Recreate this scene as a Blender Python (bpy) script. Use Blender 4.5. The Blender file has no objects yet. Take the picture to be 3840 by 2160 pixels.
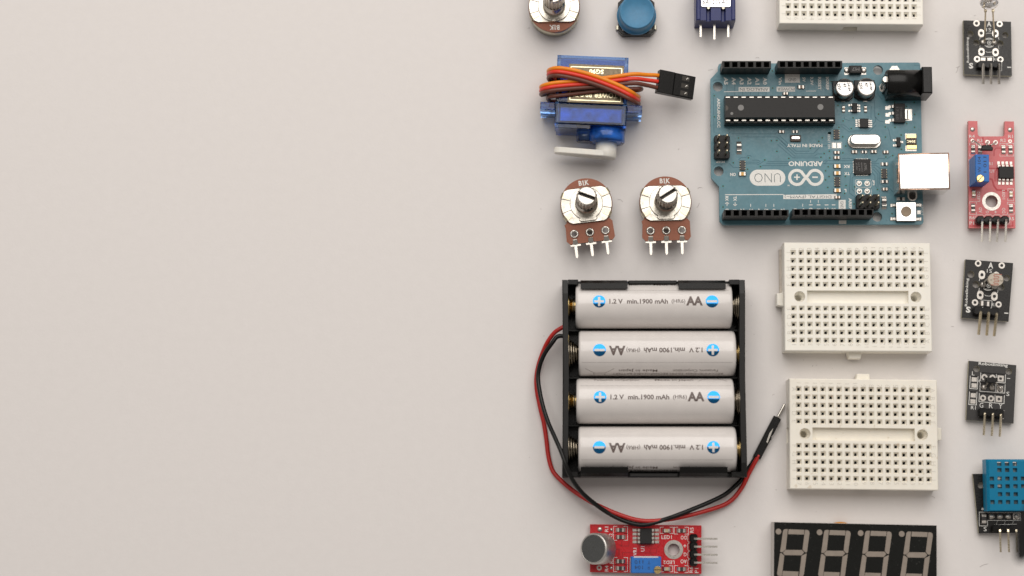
import bpy, math, random
from mathutils import Vector, Matrix
from mathutils.geometry import tessellate_polygon
R = math.radians
random.seed(7)
scn = bpy.context.scene
COL = scn.collection
MM = 0.001                      # everything below is written in millimetres

# ------------------------------------------------------------------ camera
CAM_H, FPX, TILT, PX0, PY0 = 583.59, 6858.8, 0.1228, 2150.9, 1080.0
cam = bpy.data.cameras.new('camera')
cam_o = bpy.data.objects.new('camera', cam); COL.objects.link(cam_o)
cam.sensor_width = 36.0
cam.lens = 36.0 * FPX / 3840.0
cam.shift_x = -(PX0 - 1920.0) / 3840.0
cam.clip_start, cam.clip_end = 0.02, 20.0
cam_o.location = (0, 0, CAM_H * MM)
cam_o.rotation_euler = (TILT, 0, 0)
cam.dof.use_dof = True
cam.dof.focus_distance = 0.585
cam.dof.aperture_fstop = 6.0
scn.camera = cam_o

# ------------------------------------------------------------------ light
world = bpy.data.worlds.new('World'); scn.world = world
world.use_nodes = True
bg = world.node_tree.nodes['Background']
bg.inputs['Color'].default_value = (1.0, 0.93, 0.87, 1)
bg.inputs['Strength'].default_value = 0.29
def area(name, loc, target, sx, sy, power, col):
    l = bpy.data.lights.new(name, 'AREA'); l.shape = 'RECTANGLE'
    l.size, l.size_y = sx * MM, sy * MM
    l.energy = power; l.color = col
    o = bpy.data.objects.new(name, l); COL.objects.link(o)
    o.location = Vector(loc) * MM
    o.rotation_euler = (Vector(target) - Vector(loc)).to_track_quat('-Z', 'Y').to_euler()
    return o
area('softbox_lamp', (40, 695, 900), (40, 114, 0), 1300, 1107, 13.5, (1.0, 0.955, 0.91))
scn.view_settings.view_transform = 'Standard'
scn.view_settings.look = 'None'
scn.view_settings.gamma = 1.0
scn.view_settings.use_curve_mapping = False
scn.view_settings.exposure = 0.0
scn.cycles.max_bounces = 10
scn.cycles.transparent_max_bounces = 24
scn.cycles.transmission_bounces = 10
scn.cycles.caustics_refractive = True
scn.cycles.caustics_reflective = False

# ------------------------------------------------------------------ measuring
def at(px, py, z=0.0):
    """spot on the plane of height z (mm) that the photograph shows at px, py"""
    u, v = (px - PX0) / FPX, (PY0 - py) / FPX
    c, s = math.cos(TILT), math.sin(TILT)
    t = (z - CAM_H) / (v * s - c)
    return (u * t, (v * c + s) * t)

# ------------------------------------------------------------------ materials
def mat(name, col, rough=0.5, metal=0.0, var=0.06, scale=1.0, bump=0.0, bscale=6.0, spec=0.5,
        coat=0.0, trans=0.0, ior=1.46, rvar=0.08, sss=0.0, speck=0.0, speckcol=(0.1, 0.08, 0.06), specks=1.5):
    m = bpy.data.materials.new(name); m.use_nodes = True
    nt = m.node_tree; b = nt.nodes['Principled BSDF']; N, Lk = nt.nodes.new, nt.links.new
    tc = N('ShaderNodeTexCoord'); mp = N('ShaderNodeMapping')
    mp.inputs['Scale'].default_value = (1000, 1000, 1000)
    Lk(tc.outputs['Object'], mp.inputs['Vector'])
    n1 = N('ShaderNodeTexNoise'); n1.inputs['Scale'].default_value = scale; n1.inputs['Detail'].default_value = 5
    Lk(mp.outputs[0], n1.inputs['Vector'])
    mr = N('ShaderNodeMapRange'); mr.inputs['From Min'].default_value = 0.3; mr.inputs['From Max'].default_value = 0.7
    mr.inputs['To Min'].default_value = 1 - var; mr.inputs['To Max'].default_value = 1 + var
    Lk(n1.outputs['Fac'], mr.inputs['Value'])
    mx = N('ShaderNodeMix'); mx.data_type = 'RGBA'; mx.blend_type = 'MULTIPLY'; mx.inputs['Factor'].default_value = 1
    mx.inputs['A'].default_value = (*col, 1); Lk(mr.outputs[0], mx.inputs['B'])
    out = mx.outputs['Result']
    if speck:
        n3 = N('ShaderNodeTexNoise'); n3.inputs['Scale'].default_value = specks; n3.inputs['Detail'].default_value = 3
        Lk(mp.outputs[0], n3.inputs['Vector'])
        r3 = N('ShaderNodeMapRange'); r3.inputs['From Min'].default_value = 0.66; r3.inputs['From Max'].default_value = 0.72
        r3.inputs['To Max'].default_value = speck; Lk(n3.outputs['Fac'], r3.inputs['Value'])
        m3 = N('ShaderNodeMix'); m3.data_type = 'RGBA'; Lk(r3.outputs[0], m3.inputs['Factor'])
        Lk(out, m3.inputs['A']); m3.inputs['B'].default_value = (*speckcol, 1); out = m3.outputs['Result']
    Lk(out, b.inputs['Base Color'])
    n2 = N('ShaderNodeTexNoise'); n2.inputs['Scale'].default_value = bscale; n2.inputs['Detail'].default_value = 4
    Lk(mp.outputs[0], n2.inputs['Vector'])
    r2 = N('ShaderNodeMapRange'); r2.inputs['From Min'].default_value = 0.3; r2.inputs['From Max'].default_value = 0.7
    r2.inputs['To Min'].default_value = max(0.02, rough - rvar); r2.inputs['To Max'].default_value = min(1, rough + rvar)
    Lk(n2.outputs['Fac'], r2.inputs['Value']); Lk(r2.outputs[0], b.inputs['Roughness'])
    if bump:
        bp = N('ShaderNodeBump'); bp.inputs['Strength'].default_value = 1.0; bp.inputs['Distance'].default_value = bump * MM
        Lk(n2.outputs['Fac'], bp.inputs['Height']); Lk(bp.outputs[0], b.inputs['Normal'])
    b.inputs['Metallic'].default_value = metal
    b.inputs['Specular IOR Level'].default_value = spec
    b.inputs['Coat Weight'].default_value = coat; b.inputs['Coat Roughness'].default_value = 0.08
    b.inputs['Transmission Weight'].default_value = trans; b.inputs['IOR'].default_value = ior
    if sss:
        b.inputs['Subsurface Weight'].default_value = sss; b.inputs['Subsurface Radius'].default_value = (1, 0.9, 0.8)
        b.inputs['Subsurface Scale'].default_value = 0.6 * MM
    return m
PAPER = mat('white_paper', (0.730, 0.700, 0.683), 0.75, var=0.010, scale=0.35, bump=0.025, bscale=1.1, spec=0.25)
PCB_B = mat('teal_solder_mask', (0.072, 0.195, 0.240), 0.42, var=0.10, scale=0.25, bump=0.006, bscale=1.2, spec=0.7, speck=0.35, speckcol=(0.02, 0.09, 0.12), specks=0.9)
PCB_TR = mat('teal_mask_trace', (0.034, 0.125, 0.165), 0.40, var=0.08)
PCB_K = mat('black_solder_mask', (0.013, 0.0122, 0.0115), 0.30, var=0.15, bump=0.004, bscale=2, rvar=0.1, spec=0.4, speck=0.12, speckcol=(0.25, 0.24, 0.22), specks=1.6)
PCB_R = mat('red_solder_mask', (0.50, 0.010, 0.016), 0.30, var=0.10, scale=0.3, bump=0.008, bscale=1.5)
PCB_R2 = mat('red_solder_mask_glare', (0.60, 0.125, 0.130), 0.38, var=0.08, scale=0.3, bump=0.006, bscale=1.5, spec=0.7)  # the red mask again, paled so its colour carries the glare
PCB_RD = mat('red_mask_over_copper', (0.36, 0.008, 0.012), 0.32, var=0.08)
FR4 = mat('board_edge_glassfibre', (0.36, 0.34, 0.26), 0.7, var=0.15, scale=3)
SILK = mat('white_print', (0.78, 0.77, 0.73), 0.6, var=0.08, scale=2, speck=0.35, speckcol=(0.45, 0.5, 0.5), specks=2.5)
INK = mat('grey_print', (0.16, 0.19, 0.20), 0.6)
DINK = mat('faded_black_print', (0.02, 0.025, 0.04), 0.6)
BLK = mat('black_plastic', (0.006, 0.0058, 0.0055), 0.28, var=0.12, scale=3, bump=0.003, bscale=5, spec=0.30)
BLKM = mat('matte_black_plastic', (0.011, 0.0105, 0.010), 0.42, var=0.15, scale=3, bump=0.006, bscale=6, spec=0.33)
CHIPB = mat('black_epoxy', (0.014, 0.0132, 0.0125), 0.48, var=0.2, scale=5, bump=0.008, bscale=9, spec=0.35)
GREYD = mat('grey_moulding_mark', (0.19, 0.185, 0.18), 0.5)
DARK = mat('contact_metal_recess_shade', (0.05, 0.045, 0.04), 0.4, metal=0.6)  # contact metal; also colours in the shade of slots, creases, notches and holes
TIN = mat('tinned_metal', (0.62, 0.59, 0.54), 0.27, metal=1.0, var=0.05, scale=1, rvar=0.05)
SOLD = mat('solder', (0.54, 0.51, 0.47), 0.34, metal=1.0, var=0.12, scale=2, bump=0.004, bscale=3)
STEEL = mat('stamped_steel', (0.56, 0.53, 0.47), 0.22, metal=1.0, var=0.22, scale=0.35, bump=0.010, bscale=0.6, rvar=0.10, speck=0.40, speckcol=(0.27, 0.245, 0.20), specks=0.9)  # mottling and dark specks paint uneven reflections into the colour
SHAFT = mat('cast_zinc', (0.52, 0.49, 0.44), 0.33, metal=1.0, var=0.08, scale=1.5, bump=0.003, bscale=2)
OLIVE = mat('zinc_plated_case', (0.50, 0.48, 0.39), 0.34, metal=1.0, var=0.10)
BRASS = mat('brass', (0.83, 0.62, 0.27), 0.22, metal=1.0, var=0.08)
GOLDT = mat('yellow_plated_tab', (0.70, 0.62, 0.46), 0.28, metal=1.0, var=0.06)
COPP = mat('copper_edge', (0.80, 0.50, 0.36), 0.25, metal=1.0)
CHROME = mat('nickel_shell', (0.80, 0.785, 0.76), 0.20, metal=1.0, var=0.02)
ALU = mat('aluminium_can', (0.55, 0.535, 0.51), 0.30, metal=1.0, var=0.03)
MICM = mat('brushed_aluminium', (0.62, 0.60, 0.57), 0.42, metal=1.0, var=0.04)
SPRING = mat('spring_steel', (0.30, 0.26, 0.20), 0.22, metal=1.0)
FELT = mat('black_felt', (0.062, 0.064, 0.063), 0.9, var=0.3, scale=4, bump=0.03, bscale=8)
WAFER = mat('brown_phenolic', (0.29, 0.098, 0.052), 0.55, var=0.12, scale=2.5, bump=0.012, bscale=6)
IVORY = mat('ivory_plastic', (0.875, 0.845, 0.765), 0.40, var=0.02, scale=0.4, bump=0.003, bscale=3, sss=0.15)
IVORYD = mat('stained_ivory_plastic', (0.845, 0.805, 0.715), 0.42, var=0.035, scale=0.3, bump=0.003, bscale=3, sss=0.15, speck=0.35, speckcol=(0.45, 0.33, 0.18), specks=0.45)
FOAM = mat('foam_tape', (0.56, 0.51, 0.45), 0.9, var=0.1)
CAPB = mat('blue_button_plastic', (0.050, 0.200, 0.355), 0.42, var=0.06, scale=0.9, bump=0.006, bscale=2.2, speck=0.15, speckcol=(0.03, 0.10, 0.17), specks=0.7)
SWB = mat('navy_plastic', (0.018, 0.026, 0.120), 0.34, var=0.12, scale=2, bump=0.005, bscale=4, spec=0.4)
DHTB = mat('cyan_blue_plastic', (0.001, 0.170, 0.315), 0.36, var=0.04, bump=0.003, spec=0.3)
TRIMB = mat('blue_trimmer_plastic', (0.015, 0.145, 0.48), 0.42, var=0.06, bump=0.008)
SERVB = mat('clear_blue_plastic', (0.17, 0.36, 0.78), 0.04, var=0.02, rvar=0.03, trans=1.0, ior=1.42)
SERVI = mat('blue_gearbox_plastic', (0.12, 0.42, 0.80), 0.4, var=0.75, scale=0.20)
SERVP = mat('pale_motor_wrap', (0.48, 0.56, 0.90), 0.4, var=0.25, scale=0.2)
NYLON = mat('white_nylon', (0.74, 0.72, 0.66), 0.42, var=0.03, sss=0.4)
FOIL = mat('dark_bronze_foil', (0.13, 0.105, 0.07), 0.33, metal=0.85, var=0.25, scale=1.2, bump=0.01, bscale=2.5)
GFOIL = mat('gold_foil', (0.95, 0.86, 0.58), 0.30, metal=0.75, var=0.12)
W_OR = mat('orange_wire_insulation', (0.80, 0.245, 0.008), 0.40, var=0.05)
W_RD = mat('red_orange_wire_insulation', (0.70, 0.040, 0.022), 0.40, var=0.05)
W_BR = mat('brown_wire_insulation', (0.125, 0.038, 0.024), 0.42, var=0.06)
W_R2 = mat('red_wire_insulation', (0.42, 0.018, 0.014), 0.38, var=0.06)
W_BK = mat('black_wire_insulation', (0.008, 0.008, 0.0075), 0.32, var=0.08, spec=0.3)
BATT = mat('white_battery_sleeve', (0.66, 0.625, 0.60), 0.26, var=0.03, scale=0.25, coat=0.5, rvar=0.06, speck=0.10, speckcol=(0.35, 0.32, 0.30), specks=0.5)
BINK = mat('grey_battery_print', (0.115, 0.085, 0.075), 0.45)
BBLUE = mat('metallic_blue_print', (0.022, 0.20, 0.48), 0.12, metal=1.0, var=0.02, rvar=0.02)
SEGM = mat('unlit_segment_resin', (0.27, 0.228, 0.19), 0.36, var=0.08, scale=0.5)
DFACE = mat('display_face', (0.008, 0.0085, 0.0075), 0.18, var=0.15, spec=0.35, speck=0.10, speckcol=(0.25, 0.25, 0.23), specks=0.8)
DCASE = mat('display_case_white', (0.60, 0.565, 0.53), 0.5)
RESB = mat('chip_resistor_black', (0.035, 0.031, 0.029), 0.4, var=0.15)
CAPC = mat('chip_capacitor_tan', (0.26, 0.17, 0.11), 0.4, var=0.12)
LEDA = mat('amber_led_resin', (0.66, 0.36, 0.07), 0.3, var=0.2, scale=5)
LEDC = mat('pale_led_resin', (0.55, 0.47, 0.30), 0.3, var=0.2, scale=5)
FUSEB = mat('fuse_brown', (0.055, 0.028, 0.012), 0.4)
RESGLASS = mat('clear_led_epoxy', (0.95, 0.93, 0.93), 0.05, trans=0.95, ior=1.45, rvar=0.01, var=0.0)
TANB = mat('tan_plunger', (0.36, 0.275, 0.19), 0.5)
LDRC = mat('ceramic_cream', (0.47, 0.41, 0.33), 0.35, coat=0.5)
LDRT = mat('cadmium_track_red', (0.36, 0.085, 0.05), 0.4)
STRAPM = mat('black_webbing', (0.010, 0.010, 0.010), 0.8, var=0.2)
LINT = mat('grey_lint', (0.22, 0.19, 0.17), 0.9)
RESIN = mat('orange_flux_resin', (0.55, 0.25, 0.06), 0.3)

# ------------------------------------------------------------------ mesh helpers
class MB:
    """collects shapes (mm) and links them as one mesh object"""
    def __init__(s): s.v, s.f, s.m, s.s, s.M = [], [], [], [], Matrix.Identity(4)
    def at(s, x=0, y=0, z=0, rz=0, rx=0, ry=0):
        s.M = Matrix.Translation((x, y, z)) @ Matrix.Rotation(rz, 4, 'Z') @ Matrix.Rotation(ry, 4, 'Y') @ Matrix.Rotation(rx, 4, 'X'); return s
    def add(s, vs, fs, m=0, smooth=False):
        o = len(s.v); s.v += [tuple(s.M @ Vector(p)) for p in vs]
        for f in fs: s.f.append([o + i for i in f]); s.m.append(m); s.s.append(smooth)
        return s
    def prism(s, pts, z0, z1, m=0, bev=0.0, mtop=None, caps=3, smooth=False):
        n = len(pts)
        if sum(pts[i][0] * pts[(i + 1) % n][1] - pts[(i + 1) % n][0] * pts[i][1] for i in range(n)) < 0: pts = pts[::-1]
        rings = [[(x, y, z0) for x, y in pts]]
        if bev:
            ins = []
            for i in range(n):
                a, b, c = Vector(pts[i - 1]), Vector(pts[i]), Vector(pts[(i + 1) % n])
                d1, d2 = (b - a).normalized(), (c - b).normalized()
                n1, n2 = Vector((-d1.y, d1.x)), Vector((-d2.y, d2.x))
                k = n1 + n2; k = k / max(0.4, k.dot(n1)) if k.length > 1e-6 else n1
                ins.append((b.x + k.x * bev, b.y + k.y * bev))
            rings.append([(x, y, z1 - bev) for x, y in pts]); rings.append([(x, y, z1) for x, y in ins])
        else: rings.append([(x, y, z1) for x, y in pts])
        vs = [p for r in rings for p in r]
        for k in range(len(rings) - 1):
            s_f = [[k * n + i, k * n + (i + 1) % n, (k + 1) * n + (i + 1) % n, (k + 1) * n + i] for i in range(n)]
            if k == 0: base = len(s.v); s.add(vs, s_f, m, smooth)
            else:
                for f in s_f: s.f.append([base + i for i in f]); s.m.append(m); s.s.append(smooth)
        t = (len(rings) - 1) * n
        if caps & 1: s.f.append([base + t + i for i in range(n)]); s.m.append(m if mtop is None else mtop); s.s.append(False)
        if caps & 2: s.f.append([base + i for i in range(n)][::-1]); s.m.append(m); s.s.append(False)
        return s
    def box(s, x0, y0, z0, x1, y1, z1, m=0, bev=0.0, mtop=None):
        return s.prism([(x0, y0), (x1, y0), (x1, y1), (x0, y1)], z0, z1, m, bev, mtop)
    def cbox(s, cx, cy, w, h, z0, z1, m=0, bev=0.0, ang=0.0, mtop=None):
        c, q = math.cos(ang), math.sin(ang)
        return s.prism([(cx + x * c - y * q, cy + x * q + y * c) for x, y in ((-w/2, -h/2), (w/2, -h/2), (w/2, h/2), (-w/2, h/2))], z0, z1, m, bev, mtop)
    def lathe(s, prof, n=32, m=0, cx=0, cy=0, smooth=True, mats=None):
        """prof: (r, z) from bottom to top, about the vertical through cx, cy"""
        vs, idx = [], []
        for r, z in prof:
            if r < 1e-6: idx.append([len(vs)] * n); vs.append((cx, cy, z))
            else:
                idx.append(list(range(len(vs), len(vs) + n)))
                vs += [(cx + r * math.cos(2*math.pi*i/n), cy + r * math.sin(2*math.pi*i/n), z) for i in range(n)]
        o = len(s.v); s.add(vs, [])
        for k in range(len(prof) - 1):
            flat = abs(prof[k][1] - prof[k + 1][1]) < 1e-6
            for i in range(n):
                j = (i + 1) % n; f = []
                for q in (idx[k][i], idx[k][j], idx[k + 1][j], idx[k + 1][i]):
                    if o + q not in f: f.append(o + q)
                if len(f) > 2: s.f.append(f); s.m.append(mats[k] if mats else m); s.s.append(smooth and not flat)
        return s
    def cyl(s, cx, cy, r, z0, z1, m=0, n=24, bev=0.0, mtop=None):
        p = [(0, z0), (r, z0)] + ([(r, z1 - bev), (r - bev, z1)] if bev else [(r, z1)]) + [(0, z1)]
        mm = [m] * (len(p) - 1)
        if mtop is not None: mm[-1] = mtop
        return s.lathe(p, n, m, cx, cy, True, mm)
    def plate(s, loops, z0, z1, m=0, medge=None, mtop=None):
        """loops: outer outline, then holes"""
        allp = [p for l in loops for p in l]
        tris = tessellate_polygon([[Vector((x, y, 0)) for x, y in l] for l in loops])
        def up(t):
            (ax, ay), (bx, by), (cx, cy) = (allp[i] for i in t)
            return t if (bx-ax)*(cy-ay)-(by-ay)*(cx-ax) > 0 else t[::-1]
        T = [up(tuple(t)) for t in tris]
        s.add([(x, y, z1) for x, y in allp], T, m if mtop is None else mtop)
        s.add([(x, y, z0) for x, y in allp], [t[::-1] for t in T], m)
        for q, l in enumerate(loops):
            n = len(l); a = sum(l[i][0]*l[(i+1)%n][1]-l[(i+1)%n][0]*l[i][1] for i in range(n))
            if (a < 0) == (q == 0): l = l[::-1]
            s.add([(x, y, z0) for x, y in l] + [(x, y, z1) for x, y in l], [[i, (i+1)%n, n+(i+1)%n, n+i] for i in range(n)], m if medge is None else medge, n > 10)
        return s
    def tube(s, pts, r, n=8, m=0, smooth=True, sub=6, rot=0.0, flat=1.0, taper=None):
        P = spline(pts, sub) if sub > 1 else [Vector(p) for p in pts]
        t0 = (P[1] - P[0]).normalized()
        up = Vector((0, 0, 1)) if abs(t0.z) < 0.9 else Vector((0, 1, 0))
        nrm = (up - t0 * up.dot(t0)).normalized()
        vs, fs = [], []
        for i, p in enumerate(P):
            t = (P[min(i + 1, len(P) - 1)] - P[max(i - 1, 0)]).normalized()
            nrm = (nrm - t * nrm.dot(t)).normalized(); b = t.cross(nrm)
            rr = r * (taper(i / (len(P) - 1)) if taper else 1)
            for k in range(n):
                a = rot + 2 * math.pi * k / n
                vs.append(p + nrm * (rr * math.cos(a) * flat) + b * (rr * math.sin(a)))
        L = len(P)
        for i in range(L - 1):
            for k in range(n): fs.append([i*n+k, i*n+(k+1)%n, (i+1)*n+(k+1)%n, (i+1)*n+k])
        s.add(vs, fs, m, smooth)
        o = len(s.v) - len(vs)
        for f in ([o + k for k in range(n)][::-1], [o + (L-1)*n + k for k in range(n)]): s.f.append(f); s.m.append(m); s.s.append(False)
        return s
    def strip(s, path, w, t, m=0):
        """rectangular bar of width w (along y), thickness t, along the x-z path"""
        vs, n = [], len(path)
        for i, (x, z) in enumerate(path):
            d = Vector(path[min(i+1, n-1)]) - Vector(path[max(i-1, 0)]); d.normalize(); nx, nz = -d.y, d.x
            for a, b in ((-1, -1), (1, -1), (1, 1), (-1, 1)): vs.append((x + nx*t/2*b, a*w/2, z + nz*t/2*b))
        fs = [[i*4+k, i*4+(k+1)%4, i*4+4+(k+1)%4, i*4+4+k] for i in range(n-1) for k in range(4)] + [[3, 2, 1, 0], [n*4-4, n*4-3, n*4-2, n*4-1]]
        return s.add(vs, fs, m)
    def text(s, st, cx, cy, w, h, z, rot=0.0, m=0, bold=0.0):
        """lettering fitted into a w x h box that reads in direction rot"""
        vs, fs = glyphs(st, bold); c, q = math.cos(rot), math.sin(rot)
        if w is None:
            w = h * _asp[(st, bold)]
        P = [((x - .5) * w, (y - .5) * h) for x, y in vs]
        return s.add([(cx + x*c - y*q, cy + x*q + y*c, z) for x, y in P], fs, m)
    def flat(s, pts, z, m=0):
        n = len(pts)
        if sum(pts[i][0]*pts[(i+1)%n][1]-pts[(i+1)%n][0]*pts[i][1] for i in range(n)) < 0: pts = pts[::-1]
        return s.add([(x, y, z) for x, y in pts], [list(range(n))], m)
    def line(s, pts, w, z, m=0, h=0.02):
        """flat stroke along pts, mitred"""
        P = [Vector(p) for p in pts]; Lf, Rt = [], []; n = len(P)
        for i in range(n):
            d1 = (P[i] - P[i-1]).normalized() if i else (P[1] - P[0]).normalized()
            d2 = (P[i+1] - P[i]).normalized() if i < n-1 else d1
            n1, n2 = Vector((-d1.y, d1.x)), Vector((-d2.y, d2.x)); k = n1 + n2
            k = k / max(0.35, k.dot(n1)) if k.length > 1e-6 else n1
            Lf.append(P[i] + k*w/2); Rt.append(P[i] - k*w/2)
        return s.add([(p.x, p.y, z) for p in Lf] + [(p.x, p.y, z) for p in Rt], [[i, n+i, n+i+1, i+1] for i in range(n-1)], m)
    def disc(s, cx, cy, r, z, m=0, n=20): return s.flat([(cx + r*math.cos(2*math.pi*i/n), cy + r*math.sin(2*math.pi*i/n)) for i in range(n)], z, m)
    def ring(s, cx, cy, r0, r1, z, m=0, n=20, a0=0.0, a1=2*math.pi):
        full = abs(a1 - a0 - 2*math.pi) < 1e-6; k = n if full else n + 1
        an = [a0 + (a1 - a0)*i/n for i in range(k)]
        return s.add([(cx + r0*math.cos(a), cy + r0*math.sin(a), z) for a in an] + [(cx + r1*math.cos(a), cy + r1*math.sin(a), z) for a in an],
                     [[i, k+i, k+(i+1)%k, (i+1)%k] for i in range(n)], m)
    def mesh(s, name):
        me = bpy.data.meshes.new(name)
        me.from_pydata([(x*MM, y*MM, z*MM) for x, y, z in s.v], [], s.f)
        me.polygons.foreach_set('material_index', s.m); me.polygons.foreach_set('use_smooth', s.s)
        me.update(); return me
    def build(s, name, mats, parent=None, loc=(0, 0, 0), rz=0.0, kind=None, label=None):
        me = s.mesh(name)
        for m in (mats if isinstance(mats, (list, tuple)) else [mats]): me.materials.append(m)
        return put(name, me, parent, loc, rz, kind, label)
def put(name, me, parent=None, loc=(0, 0, 0), rz=0.0, kind=None, label=None):
    o = bpy.data.objects.new(name, me); COL.objects.link(o)
    o.parent = parent; o.location = Vector(loc) * MM; o.rotation_euler = (0, 0, rz)
    if kind: o['kind'] = kind
    if label: o['label'] = label
    return o
def spline(pts, sub):
    P = [Vector(p) for p in pts]; out = []
    for i in range(len(P) - 1):
        a, b, c, d = P[max(i-1, 0)], P[i], P[i+1], P[min(i+2, len(P)-1)]
        for k in range(sub):
            t = k / sub
            out.append(0.5*((2*b) + (c - a)*t + (2*a - 5*b + 4*c - d)*t*t + (3*b - a - 3*c + d)*t**3))
    return out + [P[-1]]
_gl, _asp = {}, {}
def glyphs(st, bold=0.0):
    if (st, bold) not in _gl:
        cu = bpy.data.curves.new('lettering', 'FONT'); cu.body = st; cu.resolution_u = 2; cu.offset = bold; cu.fill_mode = 'FRONT'
        ob = bpy.data.objects.new('lettering', cu); me = bpy.data.meshes.new_from_object(ob)
        vs = [(v.co.x, v.co.y) for v in me.vertices]; fs = [list(p.vertices) for p in me.polygons]
        fx = []
        for f in fs:
            a = sum(vs[f[i]][0]*vs[f[(i+1)%len(f)]][1]-vs[f[(i+1)%len(f)]][0]*vs[f[i]][1] for i in range(len(f)))
            fx.append(f if a > 0 else f[::-1])
        x0, x1 = min(v[0] for v in vs), max(v[0] for v in vs); y0, y1 = min(v[1] for v in vs), max(v[1] for v in vs)
        _asp[(st, bold)] = (x1 - x0) / max(1e-6, y1 - y0)
        _gl[(st, bold)] = ([((x-x0)/max(1e-6, x1-x0), (y-y0)/max(1e-6, y1-y0)) for x, y in vs], fx)
        bpy.data.objects.remove(ob); bpy.data.curves.remove(cu); bpy.data.meshes.remove(me)
    return _gl[(st, bold)]
def circ(cx, cy, r, n=28): return [(cx + r*math.cos(2*math.pi*i/n), cy + r*math.sin(2*math.pi*i/n)) for i in range(n)]
def pill(cx, cy, w, h, n=8, r=None):
    r = min(w, h)/2 if r is None else r; out = []
    for sx, sy, a in ((1, 1, 0), (-1, 1, 90), (-1, -1, 180), (1, -1, 270)):
        for i in range(n + 1):
            t = R(a + 90*i/n); out.append((cx + sx*(w/2 - r) + r*math.cos(t), cy + sy*(h/2 - r) + r*math.sin(t)))
    return out
def tag(o, label, cat, group=None, kind=None):
    o['label'] = label; o['category'] = cat
    if group: o['group'] = group
    if kind: o['kind'] = kind
    return o
def thing(name, label, cat, loc=(0, 0, 0), rz=0.0, group=None):
    o = bpy.data.objects.new(name, None); COL.objects.link(o); o.empty_display_size = 0.01
    o.location = Vector(loc) * MM; o.rotation_euler = (0, 0, rz)
    return tag(o, label, cat, group)
class Spot:
    """a thing whose outline was measured in an enlarged cut of the photograph"""
    def __init__(s, root, x0, y0, sc): s.root, s.x0, s.y0, s.sc = root, x0, y0, sc; s.o = root.location / MM
    def L(s, x, y, z=0.0):
        a = at(s.x0 + x/s.sc, s.y0 + y/s.sc, z); return (a[0] - s.o.x, a[1] - s.o.y)
    def P(s, pts, z=0.0): return [s.L(x, y, z) for x, y in pts]
    def k(s, x, y, z=0.0): return (s.L(x + 50, y, z)[0] - s.L(x - 50, y, z)[0]) / 100
    def text(s, mb, st, x, y, w, h, z, rot=0, m=0, bold=0.0):
        k = s.k(x, y, z); c = s.L(x, y, z); return mb.text(st, c[0], c[1], None if w is None else w*k, h*k, z, R(rot), m, bold)
    def line(s, mb, pts, w, z, m=0): return mb.line(s.P(pts, z), w, z, m)
    def frame(s, mb, x0, y0, x1, y1, w, z, m=0):
        for a, b in (((x0, y0), (x1, y0)), ((x1, y0), (x1, y1)), ((x1, y1), (x0, y1)), ((x0, y1), (x0, y0))): s.line(mb, [a, b], w, z, m)

# ------------------------------------------------------------------ small electronic parts shared by the boards
_mc = {}
def chip_mesh(L, W, H, e, body, t=0.28):
    """chip with soldered ends: pad, fillet, end cap, body, end cap, fillet, pad in one skin"""
    key = (round(L, 2), round(W, 2), round(H, 2), round(e, 2), body.name)
    if key not in _mc:
        T = L * t; se = [(-L/2-e, W*1.05, .03, 0), (-L/2-e*.35, W*1.02, H*.35, 0), (-L/2, W*.98, H*.92, 0), (-L/2+.06, W*.96, H, 0), (-L/2+T, W*.96, H, 1), (-L/2+T+.04, W*.92, H*.96, 1)]
        se = se + [(-x, w, h, 0) for x, w, h, q in se[::-1]]
        mi = [0, 0, 0, 0, 1, 1, 1, 0, 0, 0, 0]
        mb = MB(); vs = []
        for x, w, h, q in se: vs += [(x, -w/2, 0), (x, w/2, 0), (x, w/2*.94, h), (x, -w/2*.94, h)]
        mb.add(vs, [])
        for i in range(len(se) - 1):
            for k in range(4): mb.f.append([i*4+k, i*4+4+k, i*4+4+(k+1)%4, i*4+(k+1)%4]); mb.m.append(mi[i]); mb.s.append(False)
        mb.f += [[0, 1, 2, 3], [len(vs)-1, len(vs)-2, len(vs)-3, len(vs)-4]]; mb.m += [0, 0]; mb.s += [False, False]
        me = mb.mesh('chip'); me.materials.append(SOLD); me.materials.append(body); _mc[key] = me
    return _mc[key]
def chip(S, name, x, y, L, W, z, ang=0, body=None, H=0.55, e=0.35, parent=None):
    """x, y, L, W in cut pixels; L is the body length between the solder ends"""
    k = S.k(x, y, z); c = S.L(x, y, z)
    return put(name, chip_mesh(L*k, W*k, H, e, body or RESB), parent or S.root, (c[0], c[1], z), R(ang))
def lead_mesh(length, w, h, t=0.16):
    key = ('lead', round(length, 2), round(w, 2), round(h, 2))
    if key not in _mc:
        mb = MB(); mb.strip([(-.25, h), (length*.30, h), (length*.48, t/2+.03), (length, t/2+.02)], w, t)
        me = mb.mesh('lead'); me.materials.append(SOLD); _mc[key] = me
    return _mc[key]
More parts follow.
